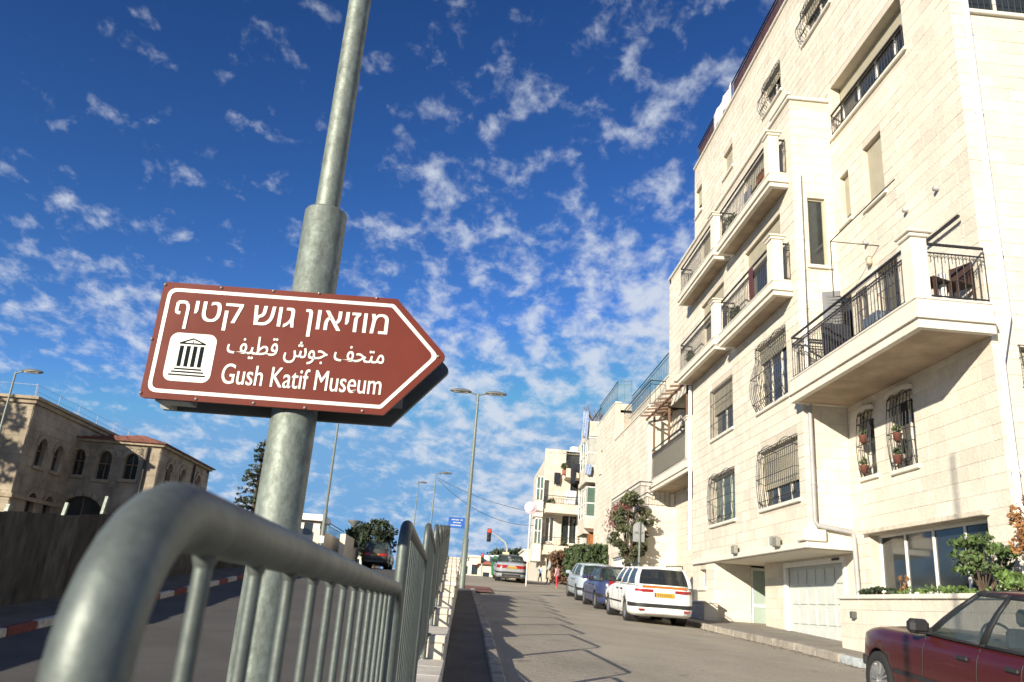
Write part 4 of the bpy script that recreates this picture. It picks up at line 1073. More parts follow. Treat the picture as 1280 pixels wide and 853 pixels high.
# ================================================================ street furniture
LAMPM = M('lamp_head_grey', (.12, .125, .12), .5, var=.1)
def street_lamp(label, x, y, zb, zt, heads, r=.075, group='street lamps', az=0, rt=.035):
    t = thing('street_lamp', label, 'street lamp', (x, y, zb), group)
    mb = MB(); zs = zb+(zt-zb)*.25
    mb.lathe([(r, zb-.3), (r, zs), (r*.72, zs+.02), (rt, zt)], (x, y, 0), n=14); mb.build('pole', GALVP, t)
    if zt-zb > 9:
        mb = MB(); mb.box(x-.12, x+.12, y-.11, y-.085, zb+1.2, zb+1.55); mb.build('pole_notice', TRIM, t)
    for sx in heads:
        a = MB(); a.tube([(x, y, zt-.05), (x+sx*.35, y, zt+.04)], .03, 8); a.build('arm', GALVP, t)
        mb = MB(); bm = bmesh.new(); bmesh.ops.create_uvsphere(bm, u_segments=14, v_segments=8, radius=1)
        for v in bm.verts:
            if v.co.z < -.25: v.co.z = -.25
            v.co = Vector((v.co.x*.46+x+sx*.72, v.co.y*.16+y, v.co.z*.11+zt+.06+abs(v.co.x)*.0))
        bm.verts.index_update(); mb.add([v.co[:] for v in bm.verts], [[v.index for v in f.verts] for f in bm.faces], True); bm.free()
        h_ = mb.build('lamp_head', LAMPM, t)
        mb = MB(); mb.box(x+sx*.72-.28, x+sx*.72+.28, y-.09, y+.09, zt+.005, zt+.03); mb.build('lamp_glass', M('lamp_lens', (.45, .46, .42), .25), h_)
    return t
P1 = onY(577, 736, 31.7); T1 = onY(600, 493, 31.7)
street_lamp('tall double-headed street lamp standing on the median by the blue street sign', P1[0], 31.7, gz(31.7), T1[2], (-1, 1), .115, rt=.045)
T = onY(545, 592, 60); street_lamp('distant street lamp with one head pointing right', T[0], 60, 1.5, T[2], (1,), .09)
T = onY(523, 604, 74); street_lamp('farthest slender street lamp with a small round head', T[0], 74, 1.6, T[2], (.5,), .09)
T = onY(20, 465, 33); street_lamp('street lamp at the left edge above the old stone building', T[0], 33, gl(33), T[2], (.9,), .085)
T = onY(424, 440, 42); street_lamp('thin street lamp pole rising behind the brown museum sign', onY(405, 655, 42)[0], 42, gl(42), T[2], (1,), .10)
# blue street-name sign
BLUE = M('blue_sign', (.015, .10, .38), .4, var=.06)
ys = 29.0; q = onY(561, 646, ys); q2 = onY(580.5, 661, ys); zg = gz(ys)
bs = thing('street_name_sign', 'small blue street-name sign with white lettering beside the double-headed lamp', 'sign', (q[0]+.02, ys, zg))
MB().tube([(q[0]+.03, ys+.04, zg-.2), (q[0]+.03, ys+.04, q[2])], .03, 10).build('post', GALVP, bs)
bp_ = MB().box(q[0], q2[0], ys-.015, ys+.01, q2[2], q[2]).build('sign_board', BLUE, bs)
bf = lambda u, v, d: (u, ys-.016+d, v)
wq, hq = q2[0]-q[0], q[2]-q2[2]
# the street name is unreadable in the photograph: three rows of small white marks of the same size
mb = MB(); rnd = random.Random(6)
for (r, a, b_) in ((.76, .2, .62), (.76, .72, .86), (.5, .3, .75), (.24, .15, .8)):
    x = a
    while x < b_: w = rnd.uniform(.02, .05); mb.box(q[0]+wq*x, q[0]+wq*(x+w), ys-.0165, ys-.0151, q2[2]+hq*(r-.05), q2[2]+hq*(r+.05)); x += w+.02
mb.build('lettering', SWHT, bp_)
# round sign, overexposed glare painted into its face as pale pink
ys = 40.2; c = onY(663.5, 635, ys); base = onY(663, 731, ys)
rs = thing('round_sign', 'round road sign with overexposed glare painted pinkish on its face on a thin white post', 'sign', (c[0], ys, gr(c[0], ys)))
mb = MB(); mb.lathe([(0, -.01), (.30, -.01), (.31, 0), (.30, .012), (0, .012)], (c[0], ys, c[2]), 'y', 28); f_ = mb.build('sign_disc', M('pink_glare_face', (.72, .50, .56), .45, var=.1, vs=5), rs)
MB().lathe([(0, -.0125), (.2, -.0125), (.2, -.011)], (c[0], ys, c[2]), 'y', 24).build('disc_centre', M('pale_glare_centre', (.8, .70, .74), .45), f_)
MB().tube([(c[0], ys+.04, gr(c[0], ys)-.2), (c[0], ys+.04, c[2]+.2)], .035, 10).build('post', M('pale_post', (.62, .62, .58), .5), rs)
# back of a rounded grey sign by the street tree
ys = 26.4; a = onY(791, 677, ys); b_ = onY(806, 655, ys)
gs = thing('road_sign', 'grey back of a round-topped road sign on a post behind the white car', 'sign', ((a[0]+b_[0])/2, ys, gr(6.3, ys)+.12))
xm, rw = (a[0]+b_[0])/2, (b_[0]-a[0])/2
poly = [(xm-rw, a[2]), (xm+rw, a[2])]+[(xm+rw*math.cos(t), b_[2]-rw*.75+rw*.95*math.sin(t)) for t in np.linspace(0, math.pi, 13)]
mb = MB(); mb.prism(poly, 'y', ys, ys+.02); mb.build('sign_back', M('sign_back_grey', (.30, .30, .30), .55, metal=.2), gs)
MB().tube([(xm+.02, ys-.035, gr(6.3, ys)), (xm+.02, ys-.035, b_[2]+.05)], .032, 10).build('post', GALVP, gs)
MB().box(xm-rw*.7, xm+rw*.7, ys-.02, ys-.001, (a[2]+b_[2])/2-.03, (a[2]+b_[2])/2+.03).build('sign_clamp', GALVP, gs)
# traffic lights
DARKM = M('signal_black', (.012, .012, .013), .5); REDL = M('red_signal_light', (.5, .02, .01), .4, emit=(1, .03, .02), emis=3.0); OFFL = M('signal_lens_off', (.03, .03, .02), .3)
def signal(t, x, y, zt):
    h_ = MB().cbox(x-.12, x+.12, y, y+.12, zt-.74, zt, .03).build('signal_head', DARKM, t)
    for i in range(3):
        z = zt-.13-i*.235; MB().lathe([(0, -.02), (.085, -.015), (.085, .01)], (x, y, z), 'y', 14).build('signal_lens', REDL if i == 0 else OFFL, h_)
        mb = MB(); n = 8
        mb.tube([(x+.1*math.cos(t_), y-.11, z+.1*math.sin(t_)) for t_ in np.linspace(0, math.pi, 7)], .012, 4); mb.build('visor', DARKM, h_)
ys = 47.0; pt = onY(633, 678, ys); hd = onY(612, 661, ys); xb = onY(633, 700, ys)[0]
tl_ = thing('traffic_light', 'red traffic light hanging from a grey mast arm beyond the crossing', 'traffic light', (xb, ys, gr(xb, ys)), 'traffic lights')
MB().tube([(xb, ys, gr(xb, ys)-.2), (xb, ys, pt[2]-.3), (xb-.15, ys, pt[2]), (hd[0]+.1, ys, hd[2]-.15)], [.07, .06, .055, .035], 10).build('mast_arm', PIPEG, tl_)
signal(tl_, hd[0], ys-.1, hd[2])
ys = 66.0; hd = onY(603.5, 692, ys)
t2 = thing('traffic_light', 'smaller red traffic light on a plain post, farther off and lower', 'traffic light', (hd[0], ys, 1.6), 'traffic lights')
MB().tube([(hd[0], ys+.1, 1.5), (hd[0], ys+.1, hd[2])], .06, 8).build('post', PIPEG, t2); signal(t2, hd[0], ys-.1, hd[2])
# green bin
ys = 50; a = onY(611, 727, ys); b_ = onY(628, 707, ys)
zb = gz(ys)
bn = thing('rubbish_container', 'green rubbish container beside the saloon at the top of the street', 'bin', ((a[0]+b_[0])/2, ys, zb))
GRN = M('green_plastic', (.02, .14, .05), .5, var=.15)
w0, w1 = a[0]+.08, b_[0]
MB().hexa([(w0+.06, ys, zb+.15), (w1-.06, ys, zb+.15), (w1-.06, ys+.8, zb+.15), (w0+.06, ys+.8, zb+.15), (w0, ys-.05, zb+1.05), (w1, ys-.05, zb+1.05), (w1, ys+.85, zb+1.05), (w0, ys+.85, zb+1.05)]).build('bin_body', GRN, bn)
mb = MB(); mb.prism([(w0-.03, zb+1.051), (w1+.03, zb+1.051), (w1-.1, zb+1.25), (w0+.1, zb+1.25)], 'y', ys-.08, ys+.88); mb.build('lid', GRN, bn)
for x in (w0+.15, w1-.15): MB().lathe([(0, -.03), (.09, -.03), (.09, .03), (0, .03)], (x, ys+.08, zb+.09), 'x', 10).build('wheel', DARKM, bn)
# overhead cables
for i, (pa, pb, sag) in enumerate([((548, 598), (672, 641), .35), ((548, 600), (672, 657), .9)]):
    A = onY(*pa, 60); B = onY(*pb, 57); n = 16
    mb = MB(); mb.tube([A.lerp(B, k/n)-Vector((0, 0, sag*4*(k/n)*(1-k/n))) for k in range(n+1)], .022, 4)
    tag(mb.build('overhead_cable', DARKM), ('upper' if i == 0 else 'lower')+' thin black cable sagging between the distant lamp and the end block', 'cable')

# ================================================================ cars
TYRE = M('tyre_rubber', (.018, .018, .018), .85, var=.1); RIM = M('alloy_rim', (.42, .43, .44), .35, metal=.7, var=.08); BLK = M('black_trim', (.02, .02, .022), .55)
REDLN = M('red_lamp_lens', (.30, .012, .015), .2, spec=.7); ORLN = M('orange_lamp_lens', (.55, .14, .02), .25); CLRL = M('clear_lamp', (.55, .56, .55), .15, spec=.8)
CGL = M('car_glass', (.05, .075, .065), .05, var=.1, spec=.9, alpha=.5); CGD = M('dark_car_glass', (.02, .024, .024), .06, var=.1, spec=.8, alpha=.88); SEATM = M('car_seat', (.06, .062, .066), .9); PLATEM = M('yellow_plate', (.50, .29, .02), .5, var=.04); PLD = M('plate_mark', (.25, .16, .03), .6)
CHRM = M('chrome', (.6, .6, .6), .2, metal=.9, var=.05)
def car(label, loc, rz, paint, L=4.5, W=1.7, Ht=1.42, belt=.92, hood=.86, trunk=.95, xw0=.95, xr0=.25, xr1=-1.0, xb1=-1.55, wf=1.35, wr=-1.3, wrad=.31, bpil=(-.12,), pw=.07, rim='plain', group='cars parked along the right kerb', tail='corner', kind='sedan', bump=BLK, rack=False, mouth=True, roofsign=False, dark_rim=BLK, name='parked_car', glass=None, n_side=40, rear_glass_open=True, nsup=7):
    t = thing(name, label, 'car', loc, group, rz); glass = glass or CGL
    hl = L/2
    def plan(x): return max(.0, 1-abs(x/hl)**nsup)**(1/nsup*1.6) if abs(x) < hl else 0
    zs_ = [(-hl, trunk-.28 if kind != 'wagon' else belt-.02), (-hl+.06, trunk-.05 if kind != 'wagon' else belt), (-hl+.25, trunk if kind != 'wagon' else belt), (xb1, trunk if kind != 'wagon' else belt), (xb1+.05, belt), (xw0-.02, belt), (xw0+.1, belt-.01), (hl-.75, hood-.03), (hl-.3, hood-.10), (hl-.08, hood-.17), (hl, hood-.32)]
    if kind == 'wagon': zs_ = [z for z in zs_ if not (-hl+.3 < z[0] < xb1-.01)]
    zs_ = sorted(zs_)
    def ztop(x): return float(np.interp(x, [p[0] for p in zs_], [p[1] for p in zs_]))
    def zbot(x): return .19+.10*max(0, (abs(x)-hl+.5)/.5)**2
    def sidey(x, z):
        w = W/2*plan(x); zt_ = ztop(x); zb_ = zbot(x)
        a = 1-.055*abs((z-.55)/.40)**2.2
        if z > zt_-.10: a -= .05*((z-zt_+.10)/.10)**2
        return w*a
    xs = [hl*math.sin(a) for a in np.linspace(-math.pi/2*.985, math.pi/2*.985, n_side)]
    xs = sorted(set([round(v, 4) for v in xs]+[wf-wrad*1.1, wf+wrad*1.1, wr-wrad*1.1, wr+wrad*1.1]))
    rings = []
    for x in xs:
        zt_, zb_ = ztop(x), zbot(x); h = []
        h.append((0, zb_)); h.append((sidey(x, zb_+.1)*.86, zb_))
        for f in (.08, .2, .35, .5, .65, .8, .92): z = zb_+(zt_-zb_)*f; h.append((sidey(x, z), z))
        yy = sidey(x, zt_); h += [(yy*.985, zt_-.03*.6), (yy*.95, zt_-.004), (yy*.6, zt_+.022*plan(x)), (0, zt_+.035*plan(x))]
        rings.append([(x, y, z) for y, z in h]+[(x, -y, z) for y, z in reversed(h[1:-1])])
    mb = MB(); n = len(rings[0]); vs = [p for r in rings for p in r]; fs = []
    for i in range(len(rings)-1):
        for k in range(n): fs.append((i*n+k, i*n+(k+1) % n, (i+1)*n+(k+1) % n, (i+1)*n+k))
    fs += [tuple(range(n)), tuple(range(len(vs)-1, len(vs)-n-1, -1))]
    mb.add(vs, fs, True); body_ = mb.build('body', paint, t, loc=Vector((0, 0, 0)))
    # wheel arches cut out
    ct = MB()
    for x in (wf, wr):
        for s in (-1, 1): ct.lathe([(0, s*W*.28), (wrad*1.13, s*W*.28), (wrad*1.13, s*W*.7), (0, s*W*.7)], (x, 0, wrad*.98), 'y', 28, False)
    co_ = ct.build('cut', BLK, None, loc=Vector((0, 0, 0))); co_.parent = t
    bpy.context.view_layer.update()
    md = body_.modifiers.new('b', 'BOOLEAN'); md.object = co_; md.operation = 'DIFFERENCE'; md.solver = 'EXACT'
    dg = bpy.context.evaluated_depsgraph_get(); dg.update(); nm = bpy.data.meshes.new_from_object(body_.evaluated_get(dg))
    body_.modifiers.clear(); old = body_.data; body_.data = nm; nm.materials.clear(); nm.materials.append(paint); bpy.data.objects.remove(co_)
    Z0 = Vector((0, 0, 0))
    def B(mb, nm_, mat, par=t): o = mb.build(nm_, mat, par, loc=Z0); return o
    for x in (wf, wr):
        for s in (-1, 1): mb = MB(); mb.lathe([(wrad*1.14, s*W*.30), (wrad*1.125, s*(W*.47))], (x, 0, wrad*.98), 'y', 28); B(mb, 'arch_lining', BLK)
    # wheels
    for x in (wf, wr):
        for s in (-1, 1):
            y = s*(W/2-.115); r = wrad; mb = MB()
            mb.lathe([(r*.62, -.09*s), (r*.9, -.095*s), (r*.99, -.07*s), (r, 0), (r*.99, .07*s), (r*.9, .095*s), (r*.66, .09*s), (r*.62, .07*s)], (x, y, r), 'y', 28); wh = B(mb, 'wheel', TYRE)
            mb = MB(); mb.lathe([(0, .055*s), (r*.2, .06*s), (r*.25, .045*s), (r*.58, .035*s), (r*.64, .085*s), (r*.66, .07*s)], (x, y, r), 'y', 28)
            if rim == 'spoke':
                for k in range(18):
                    a = k*math.pi/9; ca, sa = math.cos(a), math.sin(a)
                    mb.bar((x+ca*r*.18, y+s*.066, r+sa*r*.18), (x+ca*r*.6, y+s*.075, r+sa*r*.6), .022, .02)
            B(mb, 'rim', RIM, wh)
    # cabin: framed panes
    def grid(nm_, C, cols, rows, glasscells, mat, thick=.025):
        """C(u,v)->point ; cols/rows are break values; glasscells set of (i,j)"""
        fr = MB(); 
        def cell(m_, a, b, c, d, off=0):
            k = 3; V = []; F = []
            for j in range(k+1):
                for i in range(k+1): V.append(C(a+(b-a)*i/k, c+(d-c)*j/k))
            for j in range(k):
                for i in range(k): F.append((j*(k+1)+i, j*(k+1)+i+1, (j+1)*(k+1)+i+1, (j+1)*(k+1)+i))
            m_.add(V, F, True)
        outs = []
        for i in range(len(cols)-1):
            for j in range(len(rows)-1):
                if (i, j) in glasscells:
                    g = MB(); cell(g, cols[i], cols[i+1], rows[j], rows[j+1]); outs.append(g)
                else: cell(fr, cols[i], cols[i+1], rows[j], rows[j+1])
        f = B(fr, nm_, mat, t)
        sm = f.modifiers.new('thickness', 'SOLIDIFY'); sm.thickness = thick; sm.offset = 0
        for g in outs:
            gg = B(g, 'window', glass, f)
        return f
    wb = W/2*.915; wt = W/2*.735; zr = Ht-.055
    def lerp(a, b, q): return a+(b-a)*q
    def sidept(s):
        def C(u, v):   # u 0 front ..1 rear, v 0 belt ..1 roof
            xb_ = lerp(xw0, xb1, u); xt_ = lerp(xr0, xr1, u)
            zz = lerp(belt-.01, zr, v); bow = .035*math.sin(math.pi*min(1, v))
            yw = lerp(wb, wt, v)+bow; yw *= 1-.05*abs(2*u-1)**3
            return Vector((lerp(xb_, xt_, v), s*yw, zz))
        return C
    span = xw0-xb1; cols = [0, pw/span*1.1]
    for x in bpil:
        u = (xw0-x)/span; cols += [u-pw/span*.45, u+pw/span*.45]
    cols += [1-pw/span*1.3, 1]
    gc = set((i, 1) for i in range(1, len(cols)-1, 2))
    for s in (1, -1): grid('side_frame', sidept(s), cols, [0, .05, .93, 1], gc, dark_rim if kind != 'wagon' else paint)
    def frontC(u, v):
        y = lerp(1, -1, u); w_ = (lerp(wb, wt, v)+.035*math.sin(math.pi*v))*.95; k = (1-y*y)*.07
        return Vector((lerp(xw0, xr0, v)+k, y*w_, lerp(belt-.01, zr, v)+.03*v*(1-y*y)))
    def rearC(u, v):
        y = lerp(1, -1, u); w_ = (lerp(wb, wt, v)+.035*math.sin(math.pi*v))*.95; k = (1-y*y)*.05
        return Vector((lerp(xb1, xr1, v)-k, y*w_, lerp(belt-.01, zr, v)+.03*v*(1-y*y)))
    grid('windscreen_frame', frontC, [0, .05, .95, 1], [0, .05, .93, 1], {(1, 1)}, BLK)
    grid('rear_frame', rearC, [0, .06, .94, 1], [0, .06, .9, 1], {(1, 1)}, paint if kind == 'wagon' else dark_rim)
    mb = MB(); V = []; F = []; nx, ny = 10, 8
    for i in range(nx+1):
        for j in range(ny+1):
            u, y = i/nx, lerp(-1, 1, j/ny); k = (1-y*y); x = lerp(xr0+.07*k*1, xr1-.05*k*1, u); w_ = wt*(1-.05*abs(2*u-1)**3)
            V.append((x, y*w_*1.0, zr+.03*k+.03*math.sin(math.pi*u)*(.4+.6*k)))
    for i in range(nx):
        for j in range(ny): F.append((i*(ny+1)+j, i*(ny+1)+j+1, (i+1)*(ny+1)+j+1, (i+1)*(ny+1)+j))
    mb.add(V, F, True); rf = B(mb, 'roof', paint); sm = rf.modifiers.new('thickness', 'SOLIDIFY'); sm.thickness = .03; sm.offset = -1
    # interior
    mb = MB()
    for x in (lerp(xw0, xb1, .42), lerp(xw0, xb1, .78)):
        for s in (-1, 1):
            y = s*W*.21; mb.cbox(x-.12, x+.0, y-.24, y+.24, .5, belt+.18, .04); mb.cbox(x-.09, x-.01, y-.13, y+.13, belt+.2, belt+.36, .04)
    B(mb, 'seat', SEATM)
    mb = MB(); mb.cbox(xw0-.55, xw0-.1, -W*.42, W*.42, .6, belt+.02, .05); ds = B(mb, 'dashboard', SEATM)
    mb = MB(); c0 = Vector((xw0-.62, W*.21, belt+.02)); mb.tube([c0+Vector((.06*math.sin(a), .18*math.cos(a), .17*math.sin(a))) for a in np.linspace(0, 2*math.pi, 21)], .014, 6); mb.bar(c0, c0+Vector((.3, 0, -.1)), .05); B(mb, 'steering_wheel', BLK)
    # bands that follow the body outline
    def band(nm_, mat, z0, z1, xa, xb_, s, off=.012, par=body_, end=None):
        """strip on side s from xa to xb_, optionally round the end"""
        path = [(x, s) for x in np.linspace(xa, xb_, 14)]
        V = []; mb_ = MB()
        pts = [(x, s*(sidey(x, (z0+z1)/2))) for x, _ in path]
        if end: # continue round the front/rear to the centre line or to the other side
            e = hl*end; k = 10
            for q_ in range(1, k+1):
                a = q_/k*math.pi/2; x = e*math.sin(math.acos(max(0, 1-0))) if 0 else end*(abs(xb_)+(hl-abs(xb_))*math.sin(a)); pts.append((min(max(x, -hl+.004), hl-.004), s*sidey(min(max(x, -hl+.004), hl-.004), (z0+z1)/2)*1.0))
        for i, (x, y) in enumerate(pts):
            a = pts[max(0, i-1)]; b = pts[min(len(pts)-1, i+1)]; tx, ty = b[0]-a[0], b[1]-a[1]; ln = math.hypot(tx, ty) or 1; nx_, ny_ = ty/ln, -tx/ln
            if nx_*x+ny_*y < 0: nx_, ny_ = -nx_, -ny_
            y0_ = s*abs(sidey(x, z0)) if abs(y) > .05 else y; y1_ = s*abs(sidey(x, z1)) if abs(y) > .05 else y
            V += [(x+nx_*off, y0_+ny_*off, z0), (x+nx_*off, y1_+ny_*off, z1), (x-nx_*.03, y-ny_*.03, z1), (x-nx_*.03, y-ny_*.03, z0)]
        F = []
        for i in range(len(pts)-1):
            for k in range(4): F.append((i*4+k, i*4+(k+1) % 4, i*4+4+(k+1) % 4, i*4+4+k))
        m_ = len(pts)-1; F += [(0, 1, 2, 3), (m_*4+3, m_*4+2, m_*4+1, m_*4)]
        mb_.add(V, F); return B(mb_, nm_, mat, par)
    # bumpers
    for e in (1, -1):
        for s in (1, -1): band('bumper_strip', bump, .43, .52, e*(hl-.5), e*(hl-.12), s, .025, end=e)
        yb = abs(sidey(e*(hl-.004), .47)); mb = MB(); mb.cbox(e*(hl-.09), e*(hl+.03), -yb-.05, yb+.05, .43, .52, .02); B(mb, 'bumper_strip', bump, body_)
        mb = MB(); mb.cbox(e*(hl-.16), e*(hl-.0), -yb-.1, yb+.1, .27, .425, .03); B(mb, 'bumper', paint if kind != 'old' else BLK, body_)
    for s in (1, -1):
        band('side_moulding', bump, .46, .50, wf-wrad*1.2, wr+wrad*1.2, s, .012)
        # door gaps, handles, mirrors
        for x in [xw0-.12]+list(bpil)+[wr+wrad*1.12]:
            mb = MB(); ps = [(x+.0, s*(sidey(x, z)+.002), z) for z in np.linspace(.28, belt-.03, 7)]
            mb.tube(ps, .005, 4); B(mb, 'door_gap', BLK, body_)
        for x in [bpil[0]+.22]+([wr+wrad*1.1+.12] if len(bpil) else []):
            mb = MB(); y = s*(sidey(x, belt-.14)+.015); mb.cbox(x-.1, x+.08, y-.018, y+.018, belt-.165, belt-.125, .01); B(mb, 'door_handle', BLK, body_)
        x = xw0-.14; y = s*(wb+.12); mb = MB(); mb.cbox(x-.05, x+.1, y-.12, y+.09, belt+.0, belt+.15, .04); mb.bar((x, s*(wb-.05), belt+.03), (x, y, belt+.04), .06); B(mb, 'door_mirror', BLK if kind != 'hatch' else paint)
    # lamps
    for s in (1, -1):
        band('headlight', CLRL, .58, .70, hl-.30, hl-.12, s, .006, end=1)
        mb = MB(); ye = abs(sidey(hl-.01, .6)); mb.cbox(hl-.1, hl+.004, s*(ye*.5), s*(ye+.05), .58, .70, .015); B(mb, 'headlight', CLRL, body_)
    yb = abs(sidey(-hl+.012, .7))
    if tail == 'corner':
        for s in (1, -1):
            band('tail_light', REDLN, .68, .83, -hl+.30, -hl+.12, s, .008, end=-1)
            mb = MB(); mb.cbox(-hl-.008, -hl+.06, s*(yb*.42), s*(yb+.03), .68, .83, .015); B(mb, 'tail_light', REDLN, body_)
    if tail == 'pillar':
        for s in (1, -1): mb = MB(); mb.cbox(-hl-.01, -hl+.14, s*(yb+.06-.22), s*(yb+.10), .72, .98, .04); B(mb, 'tail_light', REDLN, body_)
    if tail == 'strip':
        for s in (1, -1):
            mb = MB(); mb.cbox(-hl-.012, -hl+.05, s*.275, s*(yb+.06), .79, .865, .012); B(mb, 'tail_light', REDLN, body_)
            band('tail_light', REDLN, .80, .865, -hl+.14, -hl+.08, s, .008, end=-1)
            mb = MB(); mb.cbox(-hl-.035, -hl-.0, s*.5, s*.66, .345, .39, .006); B(mb, 'reflector', REDLN, body_)
        mb = MB(); mb.cbox(-hl-.0085, -hl+.05, -yb-.05, yb+.05, .895, .955, .008); B(mb, 'orange_band', ORLN, body_)
    mb = MB(); zp = .72 if tail != 'strip' else .735; mb.cbox(-hl-.02, -hl-.0, -.26, .26, zp-.055, zp+.055, .004); pl_ = B(mb, 'number_plate', PLATEM, body_)
    mb = MB(); mb.box(-hl-.0212, -hl-.0201, .215, .255, zp-.05, zp+.05); B(mb, 'plate_band', BLUE, pl_)
    mb = MB()
    for q_ in range(7): yq_ = .16-q_*.055; mb.box(-hl-.0213, -hl-.0201, yq_-.014, yq_+.014, zp-.03, zp+.03)
    B(mb, 'plate_mark', PLD, pl_)
    mb = MB(); mb.cbox(hl-.004, hl+.012, -.35, .35, .56, .68, .01); B(mb, 'grille', BLK, body_)
    mb = MB(); mb.tube([(-hl+.0, -.1, belt+.05), (-hl-.03, .12, belt+.2)], .008, 5)
    if kind == 'wagon': B(mb, 'wiper', BLK, body_)
    if rack:
        for s in (1, -1): mb = MB(); mb.tube([(xr0-.1, s*wt*.92, Ht-.03), (xr0-.16, s*wt*.92, Ht+.045), (xr1+.16, s*wt*.92, Ht+.045), (xr1+.1, s*wt*.92, Ht-.03)], .014, 6); B(mb, 'roof_rail', BLK)
    if roofsign: mb = MB(); mb.cbox(-.1, .12, .05, .42, Ht, Ht+.12, .03); B(mb, 'roof_light', M('pale_yellow_sign', (.62, .60, .35), .5), rf)
    return t
PI = math.pi
def paint(name, col, rough=.28): return M(name, col, rough, var=.06, vs=4, coat=.3, spec=.4)
def place_z(x, y): return gr(x, y)
def heading(y, dy=4): return math.atan((gr(4.5, y+dy/2)-gr(4.5, y-dy/2))/dy)
def carat(x, yc, **k):
    t = car(loc=(x, yc, gr(x, yc)), rz=PI/2, **k)
    t.rotation_euler = (0, -heading(yc), PI/2); return t
carat(5.80, 8.2, label='dark red four-door car parked in the right foreground, cut off by the picture edge', paint=paint('maroon_paint', (.055, .009, .010), .32), L=5.0, W=1.80, Ht=1.47, belt=.93, hood=.93, trunk=.98, xw0=.74, xr0=-.02, xr1=-1.25, xb1=-1.75, wf=1.62, wr=-1.28, wrad=.315, bpil=(-.30,), rim='spoke', pw=.10, n_side=60, nsup=5.5)
carat(5.15, 23.2, label='white estate car with roof rails and yellow plate, seen from behind', paint=paint('white_paint', (.78, .79, .77), .3), L=4.3, W=1.66, Ht=1.44, belt=.96, hood=.88, trunk=.96, xw0=.75, xr0=.10, xr1=-1.88, xb1=-2.08, wf=1.38, wr=-1.12, wrad=.30, bpil=(-.32, -1.2), glass=CGD, kind='wagon', tail='strip', rack=True, nsup=10)
carat(5.25, 29.0, label='dark blue car parked between the white estate and the silver hatchback', paint=paint('dark_blue_paint', (.035, .05, .12), .3), L=4.2, W=1.64, Ht=1.40, belt=.92, xw0=.85, xr0=.2, xr1=-1.35, xb1=-1.85, wf=1.3, wr=-1.25, wrad=.29, kind='hatch', tail='pillar', bpil=(-.3,))
carat(5.30, 34.0, label='silver-grey hatchback, farthest of the parked cars before the hedge', paint=paint('silver_paint', (.34, .40, .44), .3), L=4.1, W=1.68, Ht=1.45, belt=.94, trunk=.98, xw0=.9, xr0=.25, xr1=-1.5, xb1=-1.9, wf=1.3, wr=-1.25, wrad=.30, kind='hatch', tail='pillar', bpil=(-.3,), dark_rim=paint('silver_paint', (.34, .40, .44)))
c5 = onY(637, 728, 43)
t = car('white saloon with a dark lower body driving over the crest of the street', (c5[0], 44.2, gr(c5[0], 44.2)), PI/2, paint('pale_grey_paint', (.30, .32, .34), .3), L=4.3, W=1.6, Ht=1.33, belt=.90, trunk=.95, xw0=.8, xr0=.2, xr1=-.95, xb1=-1.35, wf=1.3, wr=-1.25, wrad=.29, group='cars on the road', name='car', kind='old', roofsign=True, nsup=9)
t.rotation_euler = (0, -math.atan((gz(46)-gz(42))/4), PI/2)
ysv = 33.0
t = car('dark off-road car parked on the left road beyond the railing', (-5.4, 53.0, gl(53.0)), PI/2, paint('dark_grey_paint', (.04, .042, .04), .35), L=4.6, W=1.7, Ht=1.55, belt=1.08, hood=1.05, trunk=1.12, xw0=.85, xr0=.45, xr1=-2.0, xb1=-2.15, wf=1.35, wr=-1.25, wrad=.36, kind='wagon', group='cars on the road', bpil=(-.3, -1.2), rack=True, nsup=10)
